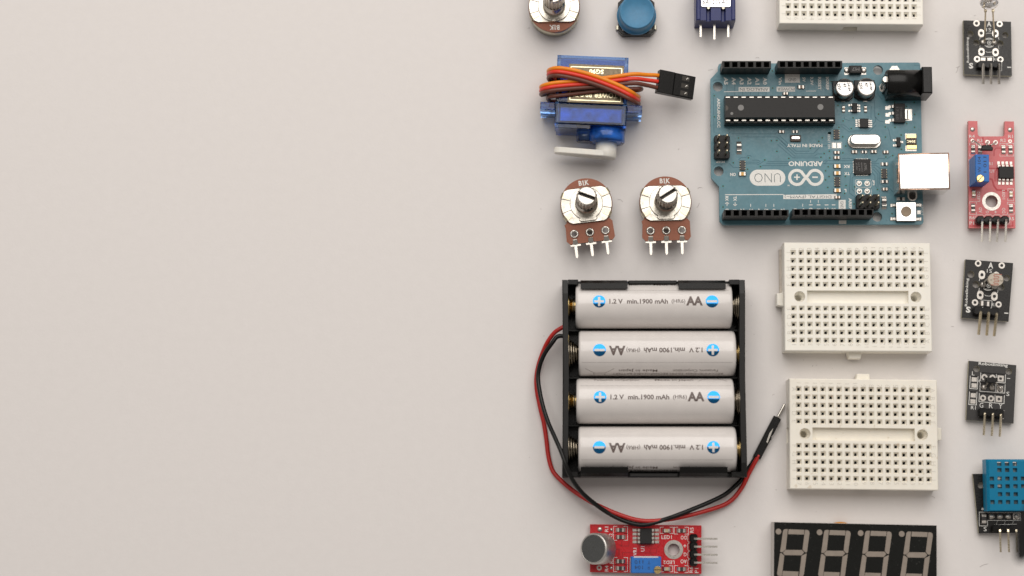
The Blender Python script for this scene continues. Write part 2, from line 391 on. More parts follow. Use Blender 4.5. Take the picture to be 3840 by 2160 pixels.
def ic(S, name, x, y, w, h, z, H, sides, ang=0, body=None, parent=None, dot=None, pad=0.0):
    """sides: (direction deg, [offsets along the side in cut px], lead length px, lead width px)"""
    k = S.k(x, y, z); c = S.L(x, y, z); mb = MB()
    w, h = w*k, h*k
    mb.prism([(-w/2, -h/2), (w/2, -h/2), (w/2, h/2), (-w/2, h/2)], z + 0.1, z + H, 0, min(.12, H*.2))
    if dot: mb.cyl(dot[0]*k, dot[1]*k, dot[2]*k, z + H - .01, z + H + .012, 1, 12)
    o = mb.build(name, [body or CHIPB, GREYD], parent or S.root, (c[0], c[1], 0), R(ang))
    for d, offs, ll, lw in sides:
        a = R(d); u = Vector((math.cos(a), math.sin(a))); v = Vector((-u.y, u.x)); half = (w if abs(u.x) > .5 else h)/2
        for q in offs:
            p = u*half + v*(q*k); put('lead', lead_mesh(ll*k, lw*k, H*.45), o, (p.x, p.y, z), a)
    return o
def res_array(S, x, y, w, h, z, ang=0, n=4):
    k = S.k(x, y, z); c = S.L(x, y, z); mb = MB(); mb.box(-w*k*.36, -h*k/2, z, w*k*.36, h*k/2, z + .5, 0, .06)
    o = mb.build('resistor_array', CAPC if False else RESB, S.root, (c[0], c[1], 0), R(ang))
    key = ('bump', round(w*k, 2), round(h*k, 2), n)
    if key not in _mc:
        q = MB(); q.lathe([(0, 0), (.20, 0), (.24, .25), (.2, .46), (0, .52)], 10); me = q.mesh('terminal'); me.materials.append(GOLDT); _mc[key] = me
    for i in range(n):
        for s_ in (-1, 1): put('terminal', _mc[key], o, (s_*w*k*.40, (i - (n-1)/2)*h*k/n, z))
    return o
def header_pins(S, pts_house, pins, z, hz, parent=None, mat_p=None, r=0.36, name='pin_header'):
    """pts_house: housing outline (cut px at its top); pins: lists of (x, y, z) in cut px / mm"""
    mb = MB(); mb.prism(S.P(pts_house, z + hz), z, z + hz, 0, .12)
    o = mb.build(name, BLK, parent or S.root)
    for p in pins:
        q = MB(); q.tube([(*S.L(x, y, zz), zz) for x, y, zz in p], r, 4, 0, False, 1, math.pi/4)
        q.build('pin', mat_p or TIN, o)
    return o
def notched(x0, y0, x1, y1, n, c, horiz=True):
    """outline of a strip of n octagonal housings"""
    a, b = [], []
    L = (x1 - x0)/n if horiz else (y1 - y0)/n
    for i in range(n):
        if horiz:
            s_ = x0 + i*L; a += [(s_, y0 + c), (s_ + c, y0), (s_ + L - c, y0), (s_ + L, y0 + c)]; b += [(s_, y1 - c), (s_ + c, y1), (s_ + L - c, y1), (s_ + L, y1 - c)]
        else:
            s_ = y0 + i*L; a += [(x0 + c, s_), (x0, s_ + c), (x0, s_ + L - c), (x0 + c, s_ + L)]; b += [(x1 - c, s_), (x1, s_ + c), (x1, s_ + L - c), (x1 - c, s_ + L)]
    out = []
    for p in a + b[::-1]:
        if not out or (abs(out[-1][0]-p[0]) + abs(out[-1][1]-p[1])) > 1e-6: out.append(p)
    return out
def eyelet(mb, c, r0, r1, z, m=0, n=18, h=0.05):
    mb.plate([circ(c[0], c[1], r1, n), circ(c[0], c[1], r0, n)], z, z + h, m)
def blob(mb, c, r, h, z, m=0, n=16): mb.lathe([(r, z), (r*.92, z + h*.45), (r*.6, z + h*.85), (0, z + h)], n, m, c[0], c[1])

# ------------------------------------------------------------------ the surface
mb = MB(); n = 40
mb.add([(-900, -700, 0), (1000, -700, 0), (1000, 900, 0), (-900, 900, 0)], [[0, 1, 2, 3]])
o = mb.build('tabletop_paper', PAPER, kind='structure', label='plain warm white paper surface under all the parts')
# ------------------------------------------------------------------ mini breadboards
BW, BH, BZ, P = 23.25, 17.3, 8.5, 2.54
def breadboard_meshes():
    ho, hi = 0.88, 0.43
    xs = [(i - 8)*P for i in range(17)]
    ys = [(j - 5.5)*P for j in range(5)] + [(j - 5.5)*P for j in range(7, 12)]
    mb = MB(); ch = .25; X, Y = BW - ch, BH - ch
    def quad(x0, y0, x1, y1, z=BZ, m=0): mb.add([(x0, y0, z), (x1, y0, z), (x1, y1, z), (x0, y1, z)], [[0, 1, 2, 3]], m)
    cur = -Y
    def row(y0, y1, holes):
        c = -X
        for x in holes: quad(c, y0, x - ho, y1); c = x + ho
        quad(c, y0, X, y1)
    for y in ys:
        if y > 0 and cur < 0:                       # the middle band with trench and screw holes
            quad(-X, cur, X, -2.0)
            for sx in (-18.4, 18.4):
                loops = [[(sx - 2.1, -2), (sx + 2.1, -2), (sx + 2.1, 2), (sx - 2.1, 2)], circ(sx, 0, 1.75, 24)]
                allp = [p for l in loops for p in l]
                T = tessellate_polygon([[Vector((*p, 0)) for p in l] for l in loops])
                mb.add([(*p, BZ) for p in allp], [t if (allp[t[1]][0]-allp[t[0]][0])*(allp[t[2]][1]-allp[t[0]][1])-(allp[t[1]][1]-allp[t[0]][1])*(allp[t[2]][0]-allp[t[0]][0]) > 0 else t[::-1] for t in map(tuple, T)])
                mb.lathe([(0, .3), (1.15, .3), (1.15, BZ - 2.4), (1.75, BZ - 2.0), (1.75, BZ)][::1], 24, 0, sx, 0)
            for a, b in ((-X, -20.5), (-16.3, -16.05), (16.05, 16.3), (20.5, X)): quad(a, -2, b, 2)
            d = BZ - 2.2; v = [(-16.05, -2), (16.05, -2), (16.05, 2), (-16.05, 2)]
            mb.add([(*p, BZ) for p in v] + [(*p, d) for p in v], [[4, 5, 6, 7]] + [[i, (i+1)%4, 4+(i+1)%4, 4+i] for i in range(4)])
            cur = 2.0
        quad(-X, cur, X, y - ho); row(y - ho, y + ho, xs); cur = y + ho
    quad(-X, cur, X, Y)
    for y in ys:
        for x in xs:
            v = []
            for r, z in ((ho, BZ), (hi, BZ - 1.0), (hi, BZ - 1.5), (hi, BZ - 5)):
                v += [(x - r, y - r, z), (x + r, y - r, z), (x + r, y + r, z), (x - r, y + r, z)]
            mb.add(v, [[k*4+i, k*4+(i+1)%4, k*4+4+(i+1)%4, k*4+4+i] for k in range(2) for i in range(4)])
            mb.add(v[8:], [[i, (i+1)%4, 4+(i+1)%4, 4+i] for i in range(4)] + [[4, 5, 6, 7]], 1)  # contact zone of the well, coloured dark to deepen the hole's shade
            g_ = random.uniform(.05, .2); mb.add([(x + .37 - g_, y - .36, BZ - 1.7), (x + .37, y - .36, BZ - 1.7), (x + .37, y + .1, BZ - 1.7), (x + .37 - g_, y + .1, BZ - 1.7)], [[0, 1, 2, 3]], 2)
    # skirt: chamfer, walls with a slot in two of them
    top = [(-X, -Y), (X, -Y), (X, Y), (-X, Y)]; rim = [(-BW, -BH), (BW, -BH), (BW, BH), (-BW, BH)]
    mb.add([(*p, BZ) for p in top] + [(*p, BZ - ch) for p in rim], [[i, 4+i, 4+(i+1)%4, (i+1)%4][::-1] for i in range(4)])
    def wall(a, b, slot):
        a, b = Vector(a), Vector(b); d = (b - a).normalized(); n = Vector((d.y, -d.x)); L = (b - a).length
        def pt(t, z, o=0): q = a + d*t - n*o; return (q.x, q.y, z)
        zt = BZ - ch
        if not slot: mb.add([pt(0, 0), pt(L, 0), pt(L, zt), pt(0, zt)], [[0, 1, 2, 3]]); return
        m = L/2 + .4; s0, s1, z1 = m - 2.2, m + 2.2, 5.2
        mb.add([pt(0, 0), pt(s0 - .4, 0), pt(s0, z1), pt(s1, z1), pt(s1 + .4, 0), pt(L, 0), pt(L, zt), pt(0, zt)], [[0, 1, 2, 7], [2, 3, 6, 7], [3, 4, 5, 6]])
        mb.add([pt(s0 - .4, 0), pt(s0, z1), pt(s1, z1), pt(s1 + .4, 0), pt(s0 - .4, 0, 2), pt(s0, z1, 2), pt(s1, z1, 2), pt(s1 + .4, 0, 2)], [[0, 4, 5, 1], [1, 5, 6, 2], [2, 6, 7, 3], [4, 7, 6, 5]])
    wall(rim[0], rim[1], False); wall(rim[1], rim[2], True); wall(rim[2], rim[3], True); wall(rim[3], rim[0], False)
    mb.add([(*p, .01) for p in rim], [[3, 2, 1, 0]])
    body = mb.mesh('body')
    tb = MB(); tb.prism([(-2.3, .3), (-1.9, -2.0), (1.9, -2.0), (2.3, .3)], .6, 4.6, 0, .25)
    tab = tb.mesh('side_tab')
    tx = MB()
    for i in range(17):
        for y in (BH - 2.05, -BH + 2.05):
            tx.text(str(i + 1), (i - 8)*P, y, None, 1.35, BZ + .05, R(90), 0, -.02)
    for j, y in enumerate(ys):
        for x in (-BW + 1.45, BW - 1.45): tx.text('ABCDEFGHIJ'[j], x, y, None, 1.35, BZ + .05, R(90), 0, -.02)
    return body, tab, tx.mesh('moulded_lettering')
bb_body, bb_tab, bb_text = breadboard_meshes()
MOULD = mat('ivory_lettering_relief_shade', (0.60, 0.565, 0.50), 0.45)  # darker than the body: shade of the raised letters put into the colour
bb_text.materials.append(MOULD)
def breadboard(label, loc, rz, material, foam=False):
    t = thing('mini_breadboard', label, 'breadboard', (*loc, 0), rz, 'ivory mini breadboards')
    me = bb_body.copy(); me.materials.append(material); me.materials.append(DARK); me.materials.append(TIN)
    put('body', me, t); put('moulded_lettering', bb_text, t, kind='stuff')
    tm = bb_tab.copy(); tm.materials.append(material)
    put('side_tab', tm, t, (-.6, -BH, 0)); put('side_tab', tm, t, (-BW, -.5, 0), -math.pi/2)
    if foam:
        f = MB(); f.box(-BW - .75, .5, .02, -BW + .1, BH - 1.2, 1.3, 0, .1); f.build('foam_backing', FOAM, t)
    return t
breadboard('ivory mini breadboard cut off by the top edge, above the teal circuit board', (89.77, 174.03), -.0096 + math.pi, IVORY)
breadboard('clean ivory mini breadboard directly below the teal circuit board', (90.0, 68.16), -.0051, IVORY, True)
breadboard('stained ivory mini breadboard beside the jumper pin, above the digit display', (91.01, 24.73), -.0106 + math.pi, IVORYD)

# ------------------------------------------------------------------ potentiometers
def potentiometer(label, px, py, rz, slot):
    zp = 8.3
    c = at(px, py, zp)
    t = thing('potentiometer', label, 'potentiometer', (*c, 0), rz, 'brown rotary potentiometers')
    m = MB(); m.lathe([(0, .05), (7.6, .05), (8.2, .6), (8.25, 6.4), (0, 6.4)], 48); m.build('metal_case', OLIVE, t)
    # phenolic wafer: disc with a tongue for the three terminals
    arc = [(8.35*math.cos(R(a)), 8.35*math.sin(R(a))) for a in range(-39, 220, 7)]
    tong = [(-7.0, -5.50), (-7.75, -6.00), (-7.5, -7.10), (-7.7, -11.30), (-6.6, -12.40), (-5.9, -12.40), (-5.7, -11.30), (-4.3, -11.30), (-4.1, -12.30), (-.9, -12.30), (-.75, -11.20), (.75, -11.20), (.9, -12.30), (4.1, -12.30), (4.3, -11.20), (5.7, -11.20), (5.9, -12.30), (7.0, -12.30), (7.8, -11.30), (7.6, -6.30), (6.9, -5.50)]
    w = MB(); w.plate([arc + tong, circ(-5.0, -9.2, 1.0, 16), circ(0, -9.2, 1.0, 16), circ(5.0, -9.2, 1.0, 16)], 6.4, 7.3)
    wf = w.build('wafer', WAFER, t)
    q = MB(); q.text('B1K', 0, 6.9, 3.3, 1.6, 7.33, 0, 0, .03); q.line([(-.5, 7.35), (-.12, 7.64)], .22, 7.34); q.line([(-.42, 6.16), (.36, 6.16)], .2, 7.34); q.build('lettering', SILK, wf, kind='stuff')
    # cover plate: clipped disc with radial creases, raised collar plate on top
    out = [(8.2*math.cos(R(a)), 8.2*math.sin(R(a))) for a in list(range(-44, 38, 6)) + list(range(144, 225, 6))]
    outline = [p for p in out[:14]] + [(5.2, 5.3), (-5.2, 5.3)] + [p for p in out[14:]] + [(-5.0, -6.1), (5.0, -6.1)]
    g = MB(); g.prism(outline, 7.3, 8.0, 0, .18); pl = g.build('cover_plate', STEEL, t)
    for a in (-16, 17, 163, 196):
        cr = MB(); cr.at(rz=R(a)); cr.box(5.3, -.10, 7.9, 8.1, .10, 8.03); cr.build('crease', DARK, pl)
    col = [(5.25*math.cos(R(a)), 5.25*math.sin(R(a))) for a in range(-60, 241, 6)] + [(-3.0, -5.0), (-2.35, -5.7), (2.35, -5.7), (3.0, -5.0)]
    g = MB(); g.prism(col, 8.0, 8.65, 0, .15); g.build('collar_plate', STEEL, t)
    # four bent clips
    for a, rr in ((26, 6.3), (154, 6.3), (-30, 6.3), (210, 6.3)):
        k = MB(); k.strip([(6.3, 8.15), (7.9, 8.15), (8.38, 7.85), (8.42, 5.2)], 1.7, .3)
        k.lathe([(0, 8.0), (.85, 8.0), (.85, 8.3), (0, 8.3)], 16, 0, 6.3, 0)
        k.build('clip', GOLDT, t, (0, 0, 0), R(a))
    # shaft: smooth neck, groove, knurled split top
    s = MB(); n = 72
    prof = [(3.7, 8.6), (3.55, 9.2), (3.5, 13.5), (3.1, 13.7), (3.1, 14.6), (3.25, 14.8)]
    s.lathe(prof, n)
    vs = []; zs = [(14.8, 1.0), (21.6, 1.0), (22.6, .86)]
    for z, k in zs:
        for i in range(n):
            a = 2*math.pi*i/n; r = (3.25 if i % 4 < 2 else 3.02)*k; vs.append((r*math.cos(a), r*math.sin(a), z))
    s.add(vs, [[k*n+i, k*n+(i+1)%n, (k+1)*n+(i+1)%n, (k+1)*n+i] for k in range(2) for i in range(n)])
    sh = s.build('shaft', SHAFT, t)
    tp = MB(); tp.at(rz=R(slot))
    for sg in (1, -1):
        hp = [(2.78*math.cos(R(a)), sg*2.78*math.sin(R(a))) for a in range(10, 171, 8)]
        tp.prism(hp, 22.0, 22.66, 0, .12)
    tp.box(-2.6, -.5, 20.9, 2.6, .5, 21.0, 1)
    tp.build('slotted_end', [TIN, DARK], sh)
    # rivets and terminals
    for x in (-5.0, 0, 5.0):
        r = MB(); r.lathe([(.84, 6.2), (.84, 7.62), (1.1, 7.72), (1.38, 7.55), (1.45, 7.3)], 20, 0, x, -9.2)
        for a in range(0, 360, 60): r.cbox(x + 1.16*math.cos(R(a)), -9.2 + 1.16*math.sin(R(a)), .4, .14, 7.5, 7.74, 1, 0, R(a + 30))
        rv = r.build('rivet', [TIN, DARK], t)
        b = MB(); b.at(x, 1.05, 0, -math.pi/2)
        b.strip([(11.5, 6.9), (12.2, 7.3), (12.9, 6.9), (13.6, 6.5)], 1.4, .3); b.box(13.3, -1.7, 6.3, 14.15, 1.7, 6.65, 0, .08)
        b.prism([(14.0, -.5), (17.3, -.48), (17.8, -.36), (18.05, 0), (17.8, .36), (17.3, .48), (14.0, .5)], 6.3, 6.62, 0, .06)
        b.build('terminal', TIN, t)
    return t
potentiometer('brown potentiometer with slot running down to the right, leftmost of the pair under the servo', 2199, 763, R(6.9), -27)
potentiometer('brown potentiometer with slot rising to the right, beside the teal circuit board corner', 2496, 756, R(1.2), 31)
potentiometer('upside-down potentiometer cut off by the top edge, beside the blue push button', 2078, 22, math.pi + R(.8), 70)

# ------------------------------------------------------------------ push button with blue cap
c = at(2386.5, 62, 3.5)
t = thing('push_button', 'black square push button with round blue cap at the top edge', 'push button', (*c, 0), R(.4))
b = MB(); h = 5.95; q = 1.3
oc = [(-h + q, -h), (h - q, -h), (h, -h + q), (h, h - q), (h - q, h), (-h + q, h), (-h, h - q), (-h, -h + q)]
b.prism(oc, .3, 3.5, 0, .12); b.build('base', BLK, t)
b = MB(); b.prism(oc, .02, .32); b.build('foot_rim', GREYD, t)
b = MB(); b.plate([pill(0, 0, 9.8, 9.8, 6, 1.0), pill(0, 0, 9.45, 9.45, 6, .9)], 3.5, 3.62); b.build('cover_edge', TIN, t)
b = MB(); b.cyl(0, 0, 2.6, 3.5, 6); b.build('plunger', BLK, t)
for x, y in ((-1, -1), (1, -1)):
    b = MB(); b.strip([(5.8, 1.5), (6.3, 1.4), (6.5, .9), (6.5, .06)], 1.3, .4); b.build('leg', OLIVE, t, (0, y*3.1, 0), 0 if x > 0 else math.pi)
b = MB(); b.lathe([(0, 4.0), (6.35, 4.0), (6.4, 4.6), (6.15, 5.0), (5.85, 5.1), (5.75, 8.6), (5.55, 9.3), (5.25, 9.55), (5.15, 9.45), (0, 9.4)], 64); b.build('cap', CAPB, t)

# ------------------------------------------------------------------ toggle switch
t_px = at(2560 + 1130/9.06, 690/9.06, 10)
t = thing('toggle_switch', 'navy blue toggle switch with silver plate reading 6A125VAC at the top edge', 'toggle switch', (*t_px, 0), R(-.3))
W2 = 6.35; LB = 13.0
b = MB()
prof = [(-W2, .05), (W2, .05), (W2, 9.4), (W2 - .35, 10), (3.15, 10), (3.15, 8.9), (2.75, 8.6), (2.0, 8.6), (1.6, 8.9), (1.6, 10), (-1.6, 10), (-1.6, 8.9), (-2.0, 8.6), (-2.75, 8.6), (-3.15, 8.9), (-3.15, 10), (-W2 + .35, 10), (-W2, 9.4)]
b.M = Matrix.Rotation(math.pi/2, 4, 'X'); b.prism(prof, -LB, 0); b.build('housing', SWB, t)
for x in (-W2 + .75, W2 - .75):
    b = MB(); b.box(x - .62, .05, 10, x + .62, LB, 10.35, 0, .25); b.build('side_rail', SWB, t)
pl = MB(); pl.prism(pill(0, 9.0, 9.6, 9.4, 4, .5), 10.02, 10.4, 0, .12); plo = pl.build('frame_plate', CHROME, t)
q = MB(); q.text('6A125VAC', 0, 5.95, 8.6, 1.55, 10.43, 0, 0, .015); q.text('3A250VAC', 0, 8.2, 8.6, 1.45, 10.43, 0, 0, .015); q.build('lettering', DINK, plo, kind='stuff')
for x in (-2.4, 2.4):
    b = MB(); b.cyl(x, 4.15, .55, 8.7, 10.2, 0, 14, .1); b.build('frame_tab', OLIVE, t)
for x in (-4.6, -.15, 4.35):
    b = MB(); b.tube([(x, .4, 5.2), (x, -4.6 + (.4 if x != -.15 else -.4), 4.9)], .46, 4, 0, False, 1, math.pi/4); b.build('terminal', TIN, t)
b = MB(); b.at(0, LB, 5, 0, -math.pi/2); b.lathe([(0, 0), (3, 0), (3, 7), (2.6, 7.4), (0, 7.4)], 28); b.build('bushing', TIN, t)
b = MB(); b.at(0, LB + 7, 5, 0, -math.pi/2); b.lathe([(0, 0), (1.0, 0), (1.4, 8), (1.0, 9.5), (0, 9.8)], 18); b.build('lever', TIN, t)

# ------------------------------------------------------------------ micro servo
SV = (1980, 190, 3.37); ZB = 1.7
c = at(1980 + 800/3.37, 190 + 690/3.37, 13.9)
sv = thing('micro_servo', 'clear blue micro servo wrapped in its orange, red and brown cable', 'servo', (*c, 0), R(-2.3))
S = Spot(sv, *SV)
ZT = ZB + 12.2
def shell(x0, y0, x1, y1, z0=ZB, z1=ZT, th=1.0, bev=.35):
    b = MB(); b.box(x0, y0, z0, x1, y1, z1, 0, bev)
    b.box(x0 + th, y0 + th, z0 + th, x1 - th, y1 - th, z1 - th, 0, .1)
    n0 = len(b.f)//2                          # inner skin faces inward
    k = [i for i in range(len(b.f)) if i >= n0]
    for i in k: b.f[i] = b.f[i][::-1]
    return b
shell(-11.4, .5, 11.3, 16.0).build('upper_case', SERVB, sv)
shell(-11.45, -6.3, 11.35, .46).build('lower_case', SERVB, sv)
for sg in (-1, 1):
    f = MB(); x0, x1 = (11.4, 16.2) if sg > 0 else (-16.2, -11.5)
    xm = 13.6 if sg > 0 else -13.6; e = 16.2*sg
    f.box(x0, -2.0, ZB, x1, .55, ZB + 4.6, 0, .1); f.box(x0, -2.0, ZB + 6.6, x1, .55, ZT - .1, 0, .2)
    f.box(min(x0, xm) if sg > 0 else xm, -2.0, ZB + 4.62, xm if sg > 0 else x1, .55, ZB + 6.58)
    f.build('mounting_flange', SERVB, sv)
shell(-11.0, -7.6, 0, -6.34, ZB + .3, ZT - .3, .5, .1).build('gear_cover', SERVB, sv)
g = MB(); g.M = Matrix.Translation((5.3, -6.35, ZB + 6.0)) @ Matrix.Rotation(math.pi/2, 4, 'X')
g.lathe([(0, 0), (5.9, 0), (5.9, 4.1), (5.5, 4.5), (0, 4.5)], 40); g.build('gear_dome', SERVB, sv)
g = MB(); g.M = Matrix.Translation((-1.8, -6.35, ZB + 6.0)) @ Matrix.Rotation(math.pi/2, 4, 'X')
g.lathe([(0, 0), (2.6, 0), (2.6, 4.1), (2.3, 4.4), (0, 4.4)], 28); g.build('idler_dome', SERVB, sv)
g = MB(); g.box(-9.8, -5.2, ZB + 1.3, 9.8, -.6, ZB + 10.3, 0, .3); g.build('gearbox_block', SERVI, sv)
g = MB(); g.M = Matrix.Translation((5.3, -6.5, ZB + 6)) @ Matrix.Rotation(math.pi/2, 4, 'X'); g.lathe([(0, .2), (4.6, .2), (4.6, 3.4), (0, 3.4)], 30); g.build('output_gear', SERVI, sv)
g = MB(); g.box(-9.6, 1.8, ZB + 1.3, 9.6, 10.5, ZB + 10, 0, .3); g.build('motor_block', SERVP, sv)
g = MB(); g.box(-9.8, 11.4, ZB + 1.3, 9.8, 13.0, ZB + 9.6, 0, .1); g.build('control_board', SERVP, sv)
# horn
g = MB(); g.M = Matrix.Translation((5.3, -10.85, ZB + 6.0)) @ Matrix.Rotation(math.pi/2, 4, 'X')
g.lathe([(0, 0), (3.35, 0), (3.35, 4.5), (3.1, 4.8), (0, 4.8)], 32); hb = g.build('horn_hub', NYLON, sv)
g = MB(); g.M = Matrix.Translation((5.3, -13.8, ZB + 6.0)) @ Matrix.Rotation(R(-3.2), 4, 'Z') @ Matrix.Rotation(math.pi/2, 4, 'X')
arm = [(3.3*math.cos(R(a)), 3.3*math.sin(R(a))) for a in range(-90, 91, 10)] + [(-14.6, 2.0)] + [(-14.6 + 2.0*math.cos(R(a)), 2.0*math.sin(R(a))) for a in range(100, 261, 16)] + [(-14.6, -2.0)]
g.prism(arm, 0, 1.9, 0, .25); g.build('horn_arm', NYLON, hb)
# sticker
g = MB()
kx = 10.0
g.box(-7.6, .75, ZT + .01, 10.0, 13.2, ZT + .05); g.M = Matrix.Identity(4)
st = g.build('sticker', FOIL, sv)
g = MB()
for a, b_ in (((-6.9, 1.55), (9.25, 1.55)), ((-6.9, 12.3), (9.25, 12.3)), ((-6.9, 1.55), (-6.9, 12.3)), ((9.25, 1.55), (9.25, 12.3))):
    g.line([a, b_], .28, ZT + .07)
g.text('SG90', 1.2, 11.0, 4.6, 1.5, ZT + .07, math.pi, 0, .03); g.text('TOWER PRO\u2122', 1.2, 3.35, 14.0, 1.7, ZT + .07, math.pi, 0, .01)
g.build('lettering', GFOIL, st, kind='stuff')
# cable: three wires wound round the case
def srv(x, y, z): a = S.L(x, y, z); th = -sv.rotation_euler.z; return (a[0]*math.cos(th) - a[1]*math.sin(th), a[0]*math.sin(th) + a[1]*math.cos(th), z)
T1, T2, T3 = ZT + 2.1, ZT + 3.3, ZT + .75
for k, (m, nm) in enumerate(((W_OR, 'orange'), (W_RD, 'red'), (W_BR, 'brown'))):
    d = (k - 1)
    p = [(1655, 395 + d*78, 12.4), (1600, 385 + d*76, 13.2), (1500, 372 + d*66, 14.2), (1330, 355 + d*58, T1), (1050, 385 + d*50, T1 + .1), (800, 412 + d*48, T1 + .1), (520, 436 + d*47, T1 + .1), (330, 455 + d*46, T1 - .1), (215, 478 + d*45, T1 - 1.2), (168, 500 + d*44, T1 - 4), (175, 520 + d*40, 7), (230, 520 + d*30, 2.2), (330, 500 + d*30, .75),
         (800, 470 + d*34, .72), (1250, 560 + d*34, .8), (1380, 610 + d*38, 3.5), (1400, 630 + d*42, 9), (1372, 618 + d*46, 13.5), (1300, 570 + d*50, T2 - .6), (1150, 492 + d*52, T2), (950, 410 + d*52, T2 + .15), (750, 342 + d*52, T2 + .1), (550, 292 + d*51, T2), (400, 268 + d*48, T2 - .3), (310, 272 + d*45, T2 - 1.6), (262, 295 + d*43, T2 - 5), (270, 330 + d*40, 7), (330, 370 + d*30, 2.2), (430, 390 + d*30, .75)]
    w = MB(); w.tube([srv(*q) for q in p], .66, 10, 0, True, 7)
    w.build('cable_wire', m, sv, label=nm + ' wire of the wound servo cable')
w = MB(); w.tube([srv(*q) for q in ((1300, 500, .8), (1400, 500, 2.5), (1432, 490, 8), (1425, 478, 13), (1350, 480, T3), (1000, 500, T3), (700, 532, T3), (450, 560, T3), (320, 575, T3 - .2), (262, 590, T3 - 2), (252, 610, 8), (290, 640, 2), (420, 640, .8))], .66, 10, 0, True, 7)
w.build('cable_wire', W_BR, sv, label='brown wire tucked under the wound cable')
# connector at the cable's end: held up by the stiff wires
a, b_ = srv(1640, 385, 12.5), srv(2098, 478, 9.0)
ang = math.atan2(b_[1] - a[1], b_[0] - a[0]); ln = math.hypot(b_[0] - a[0], b_[1] - a[1])
pitch = math.atan2(3.5, ln)
g = MB(); g.M = Matrix.Translation((a[0], a[1], 12.2)) @ Matrix.Rotation(ang, 4, 'Z') @ Matrix.Rotation(pitch, 4, 'Y')
g.box(0, -3.7, -1.4, 5.0, 3.7, 1.35, 0, .15); g.box(5.0, -3.7, -1.3, 12.2, 3.7, 1.15, 0, .3)
cn = g.build('connector', BLK, sv)
for y in (-2.4, 0, 2.4):
    q = MB(); q.M = g.M
    q.box(7.6, y - .75, 1.12, 10.1, y + .75, 1.19); q.build('window', DARK, cn)
    q = MB(); q.M = g.M
    q.tube([(9.0, y - .4, 1.25), (9.5, y + .3, 1.3), (9.9, y - .2, 1.25)], .16, 6, 0, True, 3); q.build('contact', TIN, cn)

# ------------------------------------------------------------------ battery holder
x0, y1 = at(2108, 1048, 14); x1, y0 = at(2803, 1789, 14)
cx, cy = (x0 + x1)/2, (y0 + y1)/2; HX, HY = (x1 - x0)/2, (y1 - y0)/2
bh = thing('battery_holder', 'black four-cell battery holder with red and black lead wires', 'battery holder', (cx, cy, 0), 0)
b = MB(); b.box(-HX + .1, -HY + .1, .05, HX - .1, HY - .1, 1.3, 0, .1); b.build('floor', BLK, bh)
for sg in (-1, 1):
    b = MB(); e = HX*sg; i = e - 1.75*sg
    b.M = Matrix.Rotation(math.pi/2, 4, 'X')
    bow = .5 if sg > 0 else .15
    N = 14; vs = []
    b = MB()
    for q in range(N + 1):
        y = -HY + 2*HY*q/N; o_ = bow*math.cos((y/HY)*math.pi/2)*(-1 if sg > 0 else 1)
        zt = 14.2 - (1.2 if q in (0, N) else 0)
        xo, xi = e + o_*sg*-1*(-1 if sg > 0 else 1)*0 + (-.35 + .35*abs(y/HY))*sg, i + (-.35 + .35*abs(y/HY))*sg
        vs += [(xo, y, .05), (xo, y, zt - .3), (xo - .3*sg, y, zt), (xi, y, zt), (xi, y, .05)]
    fs = [[q*5+k, q*5+k+1, q*5+6+k, q*5+5+k] for q in range(N) for k in range(4)] + [[0, 1, 2, 3, 4], [N*5+4, N*5+3, N*5+2, N*5+1, N*5]]
    if sg < 0: fs = [f[::-1] for f in fs]
    b.add(vs, fs, 0, False); b.build('end_wall', BLKM, bh)
for sg in (-1, 1):
    Y = HY*sg; s_ = -1 if sg > 0 else 1
    b = MB(); b.box(-HX + 1.8, min(Y, Y + 1.3*s_), 1.2, HX - 1.8, max(Y, Y + 1.3*s_), 9.5, 0, .2); sw = b.build('side_wall', BLK, bh)
    for xa, xb in ((-HX + 5.8, -HX + 20.5), (HX - 21, HX - 6.2)):
        k = MB(); k.at(0, 0, 0)
        pr = [(Y, 9.2), (Y + .15*s_, 13.0), (Y + 1.2*s_, 14.4), (Y + 3.0*s_, 15.3), (Y + 3.15*s_, 15.0), (Y + 1.6*s_, 13.6), (Y + 1.25*s_, 9.2)]
        vs = [(xa, y, z) for y, z in pr] + [(xb, y, z) for y, z in pr]; n = len(pr)
        fs = [[i, (i+1)%n, n+(i+1)%n, n+i] for i in range(n)] + [list(range(n))[::-1], [n+i for i in range(n)]]
        k.add(vs, fs if sg < 0 else [f[::-1] for f in fs]); k.build('retaining_lip', BLK, sw)
    k = MB(); k.box(-HX + 1.8, min(Y, Y + 1.6*s_), 9.4, -HX + 5.0, max(Y, Y + 1.6*s_), 13.9, 0, .15); k.build('corner_post', BLK, sw)
    k = MB(); k.box(HX - 5.0, min(Y, Y + 1.6*s_), 9.4, HX - 1.8, max(Y, Y + 1.6*s_), 13.9, 0, .15); k.build('corner_post', BLK, sw)
    k = MB(); k.box(-HX + 20.9, min(Y + .1*s_, Y + 1.2*s_), 9.4, HX - 21.4, max(Y + .1*s_, Y + 1.2*s_), 12.6, 0, .25); k.build('rib', BLKM, sw)
